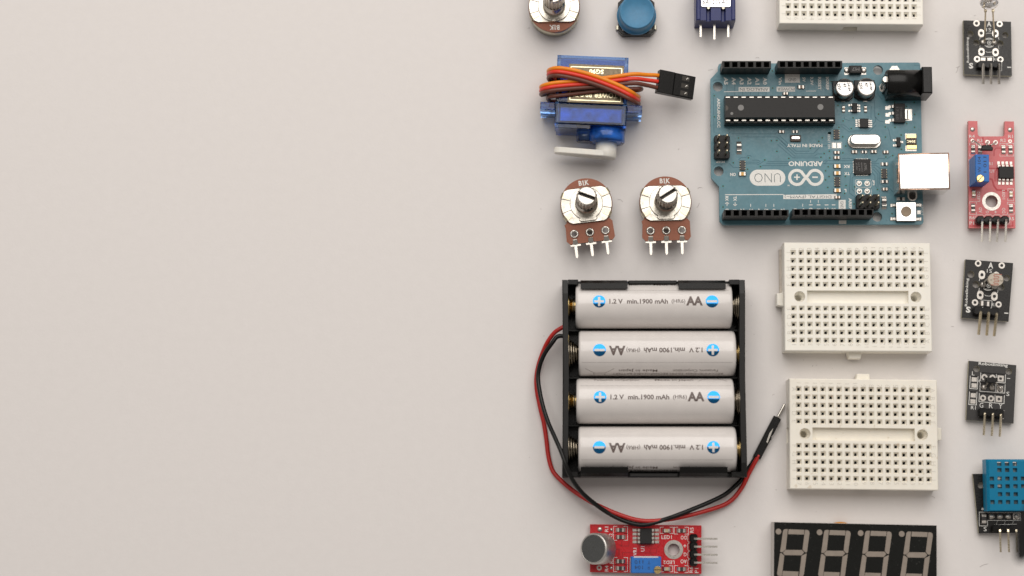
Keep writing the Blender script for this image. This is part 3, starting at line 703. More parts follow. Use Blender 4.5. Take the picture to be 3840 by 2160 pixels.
# cells
rowsy = [(1065, 1231.6, 2160, 2739), (1241.7, 1410, 2171, 2753.6), (1420, 1589, 2164.5, 2744), (1600, 1770, 2172, 2754)]
ZC = 8.6; RB = 7.15
for i in range(3):
    yy = (at(2450, rowsy[i][1], ZC)[1] + at(2450, rowsy[i+1][0], ZC)[1])/2 - cy
    b = MB(); b.box(-HX + 1.8, yy - .35, 1.25, HX - 1.8, yy + .35, 6.5, 0, .1); b.build('divider', BLK, bh)
def wrap(mb, x, a):     # (x along the axis, arc length, lift) -> skin of the cell
    mb.v = [(p[0], (RB + p[2])*math.sin(p[1]/RB), (RB + p[2])*math.cos(p[1]/RB)) for p in mb.v]; return mb
def slice_y(mb, step=.45):
    """cut faces into narrow bands so that they can follow the curve"""
    import bmesh
    bm = bmesh.new(); vv = [bm.verts.new(p) for p in mb.v]
    for f, m in zip(mb.f, mb.m):
        try: bm.faces.new([vv[i] for i in f]).material_index = m
        except ValueError: pass
    y0, y1 = min(p[1] for p in mb.v), max(p[1] for p in mb.v); y = y0 + step
    while y < y1:
        bmesh.ops.bisect_plane(bm, geom=bm.verts[:] + bm.edges[:] + bm.faces[:], plane_co=(0, y, 0), plane_no=(0, 1, 0)); y += step
    bm.verts.index_update()
    mb.v = [tuple(v.co) for v in bm.verts]; mb.f = [[v.index for v in f.verts] for f in bm.faces]; mb.m = [f.material_index for f in bm.faces]; mb.s = [True]*len(mb.f)
    bm.free(); return mb
HL = 24.6
lt = MB()
lt.text('1.2 V', -11.9, 0, 4.2, 1.55, .02, 0, 0, .03); lt.text('min.1900 mAh', -2.1, 0, 12.8, 1.6, .02, 0, 0, .03); lt.text('(HR6)', 7.6, -.1, 4.3, 1.6, .02, 0, 0, .012)
lt.text('AA', 12.6, .15, 5.2, 3.0, .02, 0, 0, .045)
lt.text('Panasonic Corporation', -11.9, 7.0, 14.0, 1.5, .02); lt.text('Made in Japan', 6.0, 7.0, 12.0, 1.5, .02, 0, 0, .008)
lt.text('RECOMMENDED', -14.8, 8.9, 11.5, 1.2, .02)
lt.text('Ni-MH RECHARGEABLE BATTERY', 3.0, 8.9, 22, 1.2, .02)
for a, b_ in (((13.5, 6.2), (16.5, 8.4)), ((16.5, 8.4), (20.0, 8.4)), ((22.5, 6.2), (19.5, 8.4)), ((16.2, 8.4), (16.6, 10.2)), ((20, 8.4), (19.6, 10.2))): lt.line([a, b_], .12, .02)
slice_y(lt); wrap(lt, 0, 0)
lt_me = lt.mesh('lettering'); lt_me.materials.append(BINK)
def sign(plus, x):
    d = MB(); r = 1.97; w = .36
    a = [(r*math.cos(2*math.pi*i/40), r*math.sin(2*math.pi*i/40)) for i in range(40)]
    if plus:
        arm, L_ = .36, 1.5
        hole = [(-arm, -L_), (arm, -L_), (arm, -arm), (L_, -arm), (L_, arm), (arm, arm), (arm, L_), (-arm, L_), (-arm, arm), (-L_, arm), (-L_, -arm), (-arm, -arm)]
    else: hole = [(-1.6, -.36), (1.6, -.36), (1.6, .36), (-1.6, .36)]
    loops = [[(p[0] + x, p[1]) for p in a], [(p[0] + x, p[1]) for p in hole]]; allp = loops[0] + loops[1]
    T = tessellate_polygon([[Vector((*p, 0)) for p in l] for l in loops])
    d.add([(*p, .03) for p in allp], [t if (allp[t[1]][0]-allp[t[0]][0])*(allp[t[2]][1]-allp[t[0]][1])-(allp[t[1]][1]-allp[t[0]][1])*(allp[t[2]][0]-allp[t[0]][0]) > 0 else t[::-1] for t in map(tuple, T)])
    slice_y(d, .35); wrap(d, 0, 0); me = d.mesh('polarity_mark'); me.materials.append(BBLUE); return me
sg_p, sg_m = sign(True, -17.2), sign(False, 18.1)
sl = MB(); sl.M = Matrix.Rotation(math.pi/2, 4, 'Y')
sl.lathe([(0, -HL + .35), (4.6, -HL + .35), (5.6, -HL + .1), (6.4, -HL), (6.95, -HL + .35), (RB, -HL + 1.1), (RB, HL - .7), (RB - .25, HL - .2), (6.4, HL), (0, HL - .1)], 64)
sl_me = sl.mesh('sleeve'); sl_me.materials.append(BATT)
se = MB(); se.at(0, 0, 0); N = 2
se.box(-HL + 1.2, 3.9, 0, HL - .9, 4.0, .03); slice_y(se); wrap(se, 0, 0); se_me = se.mesh('seam'); se_me.materials.append(mat('sleeve_seam', (0.45, 0.42, 0.40), 0.4))
nb = MB(); nb.M = Matrix.Rotation(math.pi/2, 4, 'Y'); nb.lathe([(0, -HL - 1.0), (2.3, -HL - 1.0), (2.6, -HL - .7), (2.6, -HL + .2), (4.5, -HL + .3)], 28); nb_me = nb.mesh('positive_cap'); nb_me.materials.append(TIN)
ng = MB(); ng.M = Matrix.Rotation(math.pi/2, 4, 'Y'); ng.lathe([(0, HL + .12), (5.4, HL + .12), (5.8, HL - .05)][::-1], 28); ng_me = ng.mesh('negative_end'); ng_me.materials.append(TIN)
wh = ['white cell at the top of the black holder, plus sign at its left end', 'second white cell from the top of the holder, upside-down print', 'third white cell from the top of the holder, upright print', 'white cell at the bottom of the black holder, upside-down print']
for i, (ya, yb, xa, xb) in enumerate(rowsy):
    A, B = at(xa, (ya + yb)/2, ZC), at(xb, (ya + yb)/2, ZC); flip = i % 2
    t = thing('battery', wh[i], 'battery', ((A[0] + B[0])/2, (A[1] + B[1])/2, ZC), 0, 'white AA cells in the holder')
    t.rotation_euler = (R((-6, 4, -7, 3)[i]), 0, math.pi if flip else 0)
    put('sleeve', sl_me, t); put('seam', se_me, t); put('lettering', lt_me, t, kind='stuff'); put('polarity_mark', sg_p, t, label='blue disc with a plus sign'); put('polarity_mark', sg_m, t, label='blue disc with a minus sign')
    put('positive_cap', nb_me, t); put('negative_end', ng_me, t)
    # spring at the minus end, brass contact at the plus end: parts of the holder
    e = (B[0] if not flip else A[0]) - cx; yy = A[1] - cy; d = 1 if not flip else -1
    w0 = (HX - 1.9)*d
    h = MB(); pts = []
    for q in range(61):
        u = q/60; a = u*2*math.pi*4.2; r = 4.6 - 2.4*u; pts.append((w0 + (e + .15*d - w0)*u, yy + r*math.cos(a), ZC + r*math.sin(a)))
    h.tube(pts, .34, 6, 0, True, 1); h.build('coil_spring', SPRING, bh)
    e2 = (A[0] if not flip else B[0]) - cx; w1 = -(HX - 1.85)*d
    h = MB(); h.M = Matrix.Translation((w1, yy, ZC)) @ Matrix.Rotation(math.pi/2*d, 4, 'Y')
    h.lathe([(0, 0), (3.6, 0), (3.6, .3), (2.6, .35), (1.9, abs(e2 - w1) - 1.05), (0, abs(e2 - w1) - 1.02)], 24); h.build('contact_stud', BRASS, bh)
h = MB(); h.box(-HX + 1.85, 3.2, 4, -HX + 2.1, 13.5, 12, 0, .05); h.build('link_strip', BRASS, bh)
def px(p): a = at(p[0], p[1], p[2]); return (a[0] - cx, a[1] - cy, p[2])
red = [(2125, 1222, 7), (2105, 1230, 7), (2080, 1247, 6.5), (2058, 1275, 5.5), (2040, 1310, 4), (2022, 1360, 2), (2012, 1410, 1.2), (2013, 1462, 1), (2026, 1530, .9), (2040, 1589, .8), (2049, 1649, .8), (2057, 1712, .9), (2072, 1764, 1.2), (2103, 1801, 1.8), (2148, 1839, 2.6), (2204, 1876, 3.4), (2255, 1901, 4.2), (2315, 1927, 5), (2390, 1950, 5.6), (2460, 1953, 5.6), (2560, 1938, 4.6), (2680, 1906, 2.6), (2740, 1878, 1.8), (2782, 1828, 1.6), (2812, 1768, 1.8), (2846, 1706, 2.2)]
blk = [(2125, 1262, 7), (2106, 1260, 7), (2088, 1264, 7), (2070, 1287, 7), (2045, 1322, 6), (2027, 1362, 5), (2018, 1405, 4.5), (2021, 1451, 5), (2034, 1515, 7), (2055, 1582, 9.5), (2081, 1641, 12.5), (2107, 1701, 15), (2129, 1764, 15.2), (2155, 1813, 12.5), (2189, 1854, 9), (2233, 1891, 6.5), (2278, 1922, 5), (2330, 1949, 4.6), (2385, 1966, 5.2), (2430, 1966, 5.6), (2490, 1949, 5.6), (2545, 1930, 6.2), (2640, 1892, 4.5), (2712, 1858, 3), (2752, 1827, 1.8), (2782, 1796, .8), (2806, 1758, .7), (2838, 1712, .9)]
for nm, P_, m_ in (('red', red, W_R2), ('black', blk, W_BK)):
    w = MB(); w.tube([px(p) for p in P_], .70, 10, 0, True, 7); w.build('lead_wire', m_, bh, label=nm + ' lead wire looping below the holder')
a, b_ = Vector(px((2838, 1716, 2.0))), Vector(px((2915, 1566, 1.6)))
ang = math.atan2(b_.y - a.y, b_.x - a.x); L_ = (b_ - a).length
g = MB(); g.M = Matrix.Translation((a.x, a.y, 0)) @ Matrix.Rotation(ang, 4, 'Z')
g.prism([(0, -1.25), (L_*.45, -1.25), (L_*.5, -1.5), (L_*.56, -1.0), (L_*.62, -1.25), (L_, -1.25), (L_, 1.25), (L_*.6, 1.3), (0, 1.25)], .15, 2.75, 0, .22)
jc = g.build('jumper_connector', BLK, bh)
q = MB(); q.M = g.M; q.prism([(L_*.38, -.9), (L_*.62, -.55), (L_*.75, -.3), (L_*.6, .1), (L_*.4, -.3)], 2.7, 2.86, 0, .05); q.build('exposed_contact', TIN, jc)
q = MB(); q.M = g.M; q.tube([(L_ - .3, 0, 1.4), (L_ + 3.6, -.1, 1.35), (L_ + 4.9, -.1, 1.2)], .42, 8, 0, True, 4); q.build('pin', TIN, jc)
# ------------------------------------------------------------------ microcontroller board (lies upside down in the picture)
c = at(3062, 540, 0)
ub = thing('microcontroller_board', 'large teal microcontroller board with silver USB socket and black headers', 'circuit board', (*c, 0))
S = Spot(ub, 2640, 200, 4.026); QX, QY = 1690.9, 1288.3
q2 = lambda x, y: (x + QX, y)
q3 = lambda x, y: (x, y + QY)
q4 = lambda x, y: (x + QX, y + QY)
Z0, ZP = 1.5, 3.1
outl = [(245, 155), (222, 168), (213, 195), (210, 268), (98, 388), q3(108, 592), q3(228, 722), q3(235, 1243), q3(288, 1300), q4(0, 1297), q4(1585, 1293), q4(1612, 1283), q4(1622, 1258), q2(1574, 170), q2(1565, 148), q2(1545, 138), q2(400, 145)]
hol = []
for x, y in ((210, 502), q3(222, 490), q2(938, 252), q4(925, 1178)):
    h = S.L(x, y, ZP); hol.append(circ(h[0], h[1], 1.6, 28))
b = MB(); b.plate([S.P(outl, ZP)] + hol, Z0, ZP, 0)
pcb = b.build('circuit_board', PCB_B, ub)
# solder joints under the board carry it
b = MB()
for x, y in ((345, 170), (943, 170), q2(328, 165), q3(367, 1120), q3(1212, 1120), q4(805, 1110)):
    p = S.L(x, y, ZP); b.lathe([(0, .02), (.5, .02), (.9, Z0)], 10, 0, *p)
b.build('solder_joints', SOLD, pcb, kind='stuff')
Z1 = ZP + .03
# printed lettering and lines
w, ik = MB(), MB()
def T(st, p, ww, hh, rot, bold=.035, mb=None, z=Z1): S.text(mb or w, st, p[0], p[1], ww, hh, z, rot, 0, bold)
for i, x in enumerate((332, 450, 568, 686, 804, 920)): T('A%d' % (5 - i), (x, 418), 112, 62, -90)
T('Vin', (1152, 415), 118, 50, -90); T('5V', (1508, 395), 72, 46, -90); T('3.3V', (1628, 418), 125, 46, -90); T('RESET', (1745, 455), 200, 48, -90); T('IOREF', q2(172, 455), 200, 46, -90)
for x0, y0, x1, y1, st, ww, hh in ((523, 508, 990, 580, 'ANALOG IN', 430, 46), (1097, 503, 1375, 577, 'POWER', 260, 46)):
    w.flat(S.P([(x0, y0), (x1, y0), (x1, y1), (x0, y1)], Z1), Z1); T(st, ((x0 + x1)/2, (y0 + y1)/2), ww, hh, 180, .0, ik, Z1 + .03)
w.flat(S.P([(1220, 312), (1447, 312), (1447, 443), (1220, 443)], Z1), Z1); T('GND', (1333, 398), 118, 46, 180, .0, ik, Z1 + .03)
S.line(w, [(302, 579), (525, 576)], .2, Z1); S.line(w, [(1540, 570), (1692, 569)], .2, Z1)
T('ARDUINO.CC', (222, 900), 450, 46, -90); T('MADE IN ITALY', q3(1520, 103), 535, 50, 180)
T('ICSP', q3(245, 350), 130, 30, 180); T('ON', q3(438, 540), 88, 50, 180); T('ARDUINO', q3(1535, 378), 520, 76, 180, .03)
T('RX', q3(345, 905), 75, 48, -90)
T('TX', q3(468, 905), 75, 48, -90)
for x, d in ((348, -1), (470, 1)):
    y0, y1 = 958, 1015
    S.line(w, [q3(x, y0), q3(x, y1)], .22, Z1)
    t_ = (y1, y1 - 26) if d > 0 else (y0, y0 + 26)
    S.line(w, [q3(x - 28, t_[1]), q3(x, t_[0]), q3(x + 28, t_[1])], .2, Z1)
for i, x in enumerate((348, 465, 580, 712, 830, 942, 1062, 1185)):
    T(str(i), q3(x, 1075), None, 56, -90)
    if i in (3, 5, 6): T('~', q3(x - 8, 1008), 44, 16, -90)
for i, x in enumerate((1378, 1490)):
    T(str(8 + i), q3(x, 1070), None, 56, -90)
    if i: T('~', q3(x, 1005), 44, 16, -90)
for i, p in enumerate((q3(1612, 1030), q3(1730, 1030), q3(1850, 1030), q4(265, 1030))):
    T('1', (p[0], p[1] - 30), None, 56, -90); T(str(i), (p[0], p[1] + 32), None, 56, -90)
    if i < 2: T('~', (p[0] - 4, p[1] - 82), 44, 16, -90)
w.flat(S.P([q4(342, 925), q4(448, 925), q4(448, 1060), q4(342, 1060)], Z1), Z1); T('GND', q4(392, 1000), 110, 46, -90, .0, ik, Z1 + .03)
T('AREF', q4(518, 980), 165, 46, -90)
w.flat(S.P([q3(1197, 848), q3(1940, 838), q4(312, 832), q4(312, 908), q3(1197, 912)], Z1), Z1)
T('DIGITAL (PWM~)', q3(1570, 872), 705, 56, 180, .0, ik, Z1 + .03); S.line(w, [q3(318, 846), q3(1200, 843)], .25, Z1)
w.flat(S.P([q4(345, 1235), q4(458, 1235), q4(458, 1288), q4(345, 1288)], Z1), Z1)
# UNO pill and the looped sign beside it
p0, p1 = S.L(*q3(688, 468), Z1), S.L(*q3(1230, 710), Z1)
w.flat(pill((p0[0] + p1[0])/2, (p0[1] + p1[1])/2, p1[0] - p0[0], p0[1] - p1[1], 12), Z1)
T('UNO', q3(958, 590), 400, 140, 180, -.02, ik, Z1 + .03)
def loop_sign2(mb, z):
    k = S.k(*q3(1540, 585), z); rr = 110*k
    for sg in (-1, 1):
        cc = S.L(*q3(1540 + sg*137, 585), z)
        pts = []
        for i in range(61):
            a = R(-130 + 260*i/60); pts.append((cc[0] + sg*rr*math.cos(a), cc[1] + rr*.985*math.sin(a)))
        xc = S.L(*q3(1540, 585), z)
        pts = [xc] + [((xc[0]*.55 + pts[0][0]*.45), (xc[1]*.62 + pts[0][1]*.38))] + pts + [((xc[0]*.55 + pts[-1][0]*.45), (xc[1]*.62 + pts[-1][1]*.38))] + [xc]
        hn = len(pts)//2; mb.line(pts[:hn + 1], 45*k, z + .006*sg); mb.line(pts[hn:], 45*k, z + .006*sg + .02)
loop_sign2(w, Z1 + .008)
S.line(w, [q3(1360, 582), q3(1448, 582)], .42, Z1); S.line(w, [q3(1404, 540), q3(1404, 625)], .42, Z1 + .008); S.line(w, [q3(1635, 582), q3(1718, 582)], .5, Z1)
T('TM', q3(1280, 705), 32, 22, 180)
T('RESET EN', (1888, 1330), 220, 38, -90, .0)
T('RX', q4(462, 420), 90, 46, 180); T('TX', q4(468, 527), 84, 46, 180); T('L', q4(442, 785), 32, 50, 180); T('JP2', q4(868, 665), 85, 36, -90); T('RESET', q4(1605, 1080), 165, 34, -90, .0)
for a_ in (q2(232, 1340), ):
    S.frame(w, a_[0], a_[1], a_[0] + 158, a_[1] + 102, .1, Z1)
for yy in (675, 792):
    k = S.k(*q4(712, yy), Z1); cc = S.L(*q4(714, yy), Z1); o_ = pill(cc[0], cc[1], 240*k, 116*k, 3, 26*k); w.line(o_ + o_[:2], .1, Z1)
# white copper-free pads under fuse, jack and others
for pts in ([q2(1345, 1212), q2(1508, 1212), q2(1512, 1300), q2(1345, 1300)], [q4(1350, 105), q4(1515, 105), q4(1517, 188), q4(1350, 188)], [q2(1340, 842), q2(1450, 842), q2(1450, 1015), q2(1340, 1015)],
            [q2(428, 212), q2(505, 212), q2(505, 325), q2(428, 325)], [q2(680, 212), q2(755, 212), q2(755, 322), q2(680, 322)], [q2(1100, 245), q2(1145, 192), q2(1225, 190), q2(1272, 240)], [q2(952, 500), q2(1015, 425), q2(1080, 440), q2(1060, 590), q2(1020, 605), q2(960, 560)]):
    pass
w.build('printed_lettering', SILK, pcb, kind='stuff'); ik.build('inverse_lettering', INK, pcb, kind='stuff')
sp = MB()
for pts in ([q2(1345, 1212), q2(1508, 1212), q2(1512, 1300), q2(1345, 1300)], [q4(1350, 105), q4(1515, 105), q4(1517, 188), q4(1350, 188)], [q2(1330, 842), q2(1450, 842), q2(1450, 1015), q2(1330, 1015)],
            [q2(428, 212), q2(515, 212), q2(515, 325), q2(428, 325)], [q2(670, 212), q2(755, 212), q2(755, 322), q2(670, 322)], [q2(1100, 260), q2(1145, 192), q2(1225, 190), q2(1272, 260)], [q2(952, 500), q2(1015, 425), q2(1100, 440), q2(1060, 590), q2(1020, 605), q2(960, 560)],
            [q2(1045, 798), q2(1110, 798), q2(1110, 850), q2(1045, 850)], [q2(1050, 903), q2(1112, 903), q2(1112, 955), q2(1050, 955)], [q2(1045, 1008), q2(1112, 1008), q2(1112, 1060), q2(1045, 1060)],
            [q2(245, 1352), q2(305, 1352), q2(305, 1430), q2(245, 1430)], [q2(320, 1352), q2(378, 1352), q2(378, 1430), q2(320, 1430)], [q2(382, 705), q2(442, 705), q2(442, 735), q2(382, 735)], [q2(712, 703), q2(775, 703), q2(775, 733), q2(712, 733)],
            [q4(1528, 1085), q4(1580, 1085), q4(1580, 1140), q4(1528, 1140)]):
    sp.prism(S.P(pts, ZP), ZP, ZP + .05, 0)
for x, y in ((652, 675), (772, 675), (655, 792), (772, 792)):
    cc = S.L(*q4(x, y), ZP); k = S.k(*q4(x, y), ZP); sp.prism(circ(cc[0], cc[1], 42*k, 8), ZP, ZP + .05); blob(sp, cc, 26*k, .25, ZP + .05)
cc = S.L(*q4(1455, 870), ZP); sp.plate([circ(cc[0], cc[1], 1.55), circ(cc[0], cc[1], 1.1)], ZP, ZP + .1); sp.disc(cc[0], cc[1], 1.1, ZP + .03, 1)
sp.build('solder_pads', [SOLD, DARK], pcb, kind='stuff')
# traces and vias
tr = MB(); vi = MB()
for l in ([(345, 440), (345, 640)], [(465, 470), (465, 640)], [(584, 470), (584, 640)], [(700, 470), (700, 640)], [(820, 470), (820, 640)], [(937, 470), (937, 640)],
          [(420, 1215), (1080, 1215), (1105, 1190)], [(560, 1262), (1100, 1262), (1260, 1420), (1260, 1440)], [(400, 1180), (360, 1225)], [(1145, 1245), q3(1390, 190), q3(1590, 190)], [q3(1110, 85), q3(1345, 290), q3(1735, 290)], [q3(1140, 60), q3(1370, 262), q3(1670, 262), q3(1710, 230), q3(1790, 230)], [q3(1165, 30), q3(1385, 228), q3(1650, 228), q3(1770, 105), q3(1880, 105)],
          [q3(630, 355), q3(810, 355), q3(850, 375), q3(900, 340)], [q3(630, 380), q3(800, 380), q3(850, 405), q3(1290, 405)], [q3(720, 325), q3(810, 325), q3(850, 345)], [q3(960, 345), q3(1800, 345), q3(1850, 315)], [q3(940, 375), q3(1270, 375)], [q3(380, 370), q3(440, 435), q3(540, 435)], [q3(520, 320), q3(560, 285), q3(640, 285), q3(660, 255), q3(700, 255), q3(720, 275)], [q3(1820, 375), q3(1860, 345), q4(140, 345), q4(170, 330), q4(560, 330)],
          [q4(100, 365), q4(130, 380), q4(560, 378)], [q4(395, 300), q4(560, 300), q4(580, 320)], [q4(740, 240), q4(740, 310)], [q4(770, 240), q4(770, 310)], [q4(830, 350), q4(900, 350), q4(940, 300), q4(1080, 300), q4(1150, 250)], [q4(830, 375), q4(950, 375)], [q4(830, 400), q4(900, 400), q4(980, 460)], [q4(830, 430), q4(880, 430), q4(960, 520), q4(960, 680), q4(1040, 720), q4(1080, 720), q4(1160, 800)], [q4(830, 460), q4(860, 460), q4(935, 540), q4(935, 740)], [q4(830, 490), q4(890, 560), q4(890, 700), q4(960, 800)],
          [q4(570, 480), q4(520, 540), q4(505, 820), q4(600, 890)], [q4(590, 560), q4(545, 590), q4(545, 760), q4(600, 820)], [q2(300, 1080), q2(420, 1080), q2(520, 1160), q2(780, 1160), q2(830, 1110), q2(900, 1020), q2(900, 960)], [q2(300, 1110), q2(400, 1110), q2(500, 1185), q2(800, 1185), q2(910, 1080)], [q2(880, 700), q2(890, 960), q2(950, 1020), q2(1050, 1040)], [q2(840, 800), q2(830, 850), q2(830, 980)], [q2(1080, 1120), q2(1100, 1160), q2(1130, 1310), q2(1170, 1310)], [q2(930, 510), q2(935, 620), q2(1000, 700)], [q2(430, 960), q2(430, 990), q2(510, 1020)],
          [(1650, 420), (1790, 560)], [(1700, 420), (1840, 560)], [(1760, 440), (1890, 560)], [q2(1480, 180), q2(1560, 180), q2(1560, 240)], [(130, 430), (160, 405), (280, 400)], [q3(140, 420), q3(170, 395), q3(280, 395)], [(140, 600), (150, 1200)]):
    S.line(tr, l, .23, ZP + .012)
for x, y in ((155, 640), (157, 960), (1035, 525), (1030, 265), (1920, 425), (520, 1278), (1018, 1320), (1100, 1315), (1732, 1328), (1785, 1275), (1605, 1432), (1897, 1208), q3(670, 290), q3(918, 322), q3(442, 365), q3(852, 422), q3(658, 462), q3(1100, 192), q3(1280, 298), q3(1765, 280), q3(1815, 225), q3(1898, 292), q3(1875, 424), q3(1835, 485), q3(1888, 573), q3(1835, 623), q3(1868, 737), q3(287, 717), q3(287, 1033),
             q2(332, 787), q2(560, 975), q2(410, 1020), q2(345, 1117), q2(205, 1207), q2(403, 1260), q2(533, 1135), q2(945, 918), q2(1045, 1112), q2(1192, 1118), q2(1370, 1058), q2(1487, 922), q2(1488, 1117), q2(1285, 1233), q2(1048, 1265), q2(1365, 800), q2(1067, 712), q2(1185, 738), q2(1483, 738), q2(575, 662), q4(448, 112), q4(202, 190), q4(405, 215), q4(1157, 255), q4(1055, 278), q4(1290, 162), q4(453, 708), q4(443, 570), q4(583, 728), q4(928, 766), q4(575, 986), q4(432, 828), q4(1148, 1133)):
    p = S.L(x, y, ZP); vi.ring(p[0], p[1], .28, .58, ZP + .016, 1, 14); vi.disc(p[0], p[1], .29, ZP + .014, 0, 12)
tr.build('copper_traces', PCB_TR, pcb, kind='stuff'); vi.build('via_field', [DARK, mat('via_ring_mask', (0.06, 0.24, 0.26), 0.4)], pcb, kind='stuff')

# female headers
ZH = ZP + 8.5
def socket_header(p0, p1, holes):
    a, b2 = S.L(*p0, ZH), S.L(*p1, ZH); x0, x1, y0, y1 = a[0], b2[0], b2[1], a[1]; ho, hi = .86, .42
    m = MB(); yc = (y0 + y1)/2; xs = [S.L(h, p0[1], ZH)[0] for h in holes]
    c_ = x0
    def quad(xa, ya, xb, yb): m.add([(xa, ya, ZH), (xb, ya, ZH), (xb, yb, ZH), (xa, yb, ZH)], [[0, 1, 2, 3]])
    for x in xs: quad(c_, yc - ho, x - ho, yc + ho); c_ = x + ho
    quad(c_, yc - ho, x1, yc + ho); quad(x0, y0, x1, yc - ho); quad(x0, yc + ho, x1, y1)
    for x in xs:
        v = []
        for r, z in ((ho, ZH), (ho*.92, ZH - .55), (hi, ZH - 1.3), (hi, ZH - 5)): v += [(x - r, yc - r, z), (x + r, yc - r, z), (x + r, yc + r, z), (x - r, yc + r, z)]
        m.add(v, [[k*4+i, k*4+(i+1)%4, k*4+4+(i+1)%4, k*4+4+i] for k in range(3) for i in range(4)] + [[12, 13, 14, 15]], 1)
    r = [(x0, y0), (x1, y0), (x1, y1), (x0, y1)]
    m.add([(*p, ZP) for p in r] + [(*p, ZH) for p in r], [[i, (i+1)%4, 4+(i+1)%4, 4+i] for i in range(4)])
    return m.build('socket_header', [BLKM, BLK], ub)
socket_header((275, 116), (1013, 223), (345, 465, 584, 704, 824, 943))
socket_header((1113, 113), q2(398, 221), (1185, 1303, 1423, 1542, 1661, 1780, 1900, QX + 328))
socket_header(q3(303, 1073), q3(1281, 1171), (367, 487, 608, 729, 850, 970, 1091, 1212))
socket_header(q3(1336, 1062), q4(872, 1164), (1405, 1526, 1647, 1768, 1889, QX + 320, QX + 442, QX + 564, QX + 685, QX + 806))

# long chip in its socket
z1 = ZP + 4.2; z2 = z1 + 3.2
a, b2 = S.L(312, 640, z1), S.L(1982, 1058, z1)
m = MB(); m.box(a[0], b2[1], ZP, b2[0], b2[1] + 1.7, z1, 0, .12); m.box(a[0], a[1] - 1.7, ZP, b2[0], a[1], z1, 0, .12)
m.box(a[0], b2[1] + 1.7, ZP, b2[0], a[1] - 1.7, z1 - .6, 0)
sk = m.build('chip_socket', BLK, ub)
a, b2 = S.L(326, 667, z2), S.L(1975, 966, z2)
w_, h_ = b2[0] - a[0], a[1] - b2[1]
m = MB(); cc = ((a[0] + b2[0])/2, (a[1] + b2[1])/2)
oc = [(a[0] - .15, b2[1] - .25), (b2[0] + .15, b2[1] - .25), (b2[0] + .15, a[1] + .25), (a[0] - .15, a[1] + .25)]
tp = [(a[0], b2[1]), (b2[0], b2[1]), (b2[0], a[1]), (a[0], a[1])]
m.add([(*p, z1 - .2) for p in tp] + [(*p, (z1 + z2)/2) for p in oc] + [(*p, z2) for p in tp], [[k*4+i, k*4+(i+1)%4, k*4+4+(i+1)%4, k*4+4+i] for k in range(2) for i in range(4)] + [[8, 9, 10, 11], [3, 2, 1, 0]])
lc = m.build('long_chip', CHIPB, ub)
m = MB()
for x, y, r in ((557, 820, 45), (1758, 810, 45), (420, 908, 22)):
    p = S.L(x, y, z2); m.disc(p[0], p[1], r*S.k(x, y, z2), z2 + .015, 0, 24)
m.build('mould_mark', GREYD, lc, kind='stuff')
p = S.L(330, 826, z2); m = MB(); m.ring(p[0] - .1, p[1], .0, .9, z2 + .012, 0, 12, -math.pi/2, math.pi/2); m.build('notch', DARK, lc)
lm = MB(); lm.strip([(0, z1 + 1.1), (.55, z1 + 1.1), (.85, z1 + .7), (.85, z1 - 1.0)], 1.35, .25); lme = lm.mesh('lead'); lme.materials.append(TIN)
for i in range(14):
    x = cc[0] + (i - 6.5)*2.54
    put('lead', lme, lc, (x, b2[1] - .1, 0), -math.pi/2); put('lead', lme, lc, (x, a[1] + .1, 0), math.pi/2)

# pin headers
zh = ZP + 2.5
def pin_block(outline, tips, top=6.2):
    m = MB(); m.prism(S.P(outline, zh), ZP, zh, 0, .18); o = m.build('pin_header', BLKM, ub)
    for p in tips:
        t0 = S.L(*p, zh + top); q = MB(); q.cbox(t0[0], t0[1], .62, .62, zh - .5, zh + top, 0, .18); q.build('pin', TIN if False else GOLDT, o)
pin_block(notched(155, 1235, 390, 1235 + 3*118, 3, 22, False), [(230, 1232), (350, 1232), (232, 1345), (350, 1345), q3(232, 175), q3(350, 175)])
a0 = q4(612, 838); pin_block(notched(a0[0], a0[1], a0[0] + 352, a0[1] + 225, 3, 22, True), [q4(705, 855), q4(825, 855), q4(945, 855), q4(705, 960), q4(825, 960), q4(945, 960)])

# USB socket
zu = ZP + 10.9
tl, tr_, br, bl = S.L(*q4(1245, 230), zu), S.L(*q4(2004, 216), zu), S.L(*q4(2020, 757), zu), S.L(*q4(1264, 766), zu)
m = MB(); m.prism([bl, br, tr_, tl], ZP + .1, zu, 0, .35); us = m.build('usb_socket', [CHROME, COPP], ub)
m = MB(); o_ = [(bl[0] - .02, bl[1] - .02), (br[0] + .02, br[1] - .02), (tr_[0] + .02, tr_[1] + .02), (tl[0] - .02, tl[1] + .02)]
for i in range(4):
    a3, b3 = Vector((*o_[i], zu - .30)), Vector((*o_[(i+1)%4], zu - .30)); m.tube([a3, b3], .14, 6, 0, True, 1)
m.build('fold_edge', COPP, us)
m = MB(); y_ = S.L(*q4(1245, 500), zu)[1]; m.box(tl[0] - .15, y_ - 3.3, zu - 3, tl[0] + .35, y_ + 1.6, zu - .35, 0, .05); m.build('rear_flap', COPP, us)
for yy in (385, 540, 650, 760):
    p = S.L(*q4(1215, yy), ZP); m = MB(); m.box(p[0] - .5, p[1] - .35, ZP, p[0] + 1.5, p[1] + .35, ZP + .5, 0, .1); m.build('leg', SOLD, us)
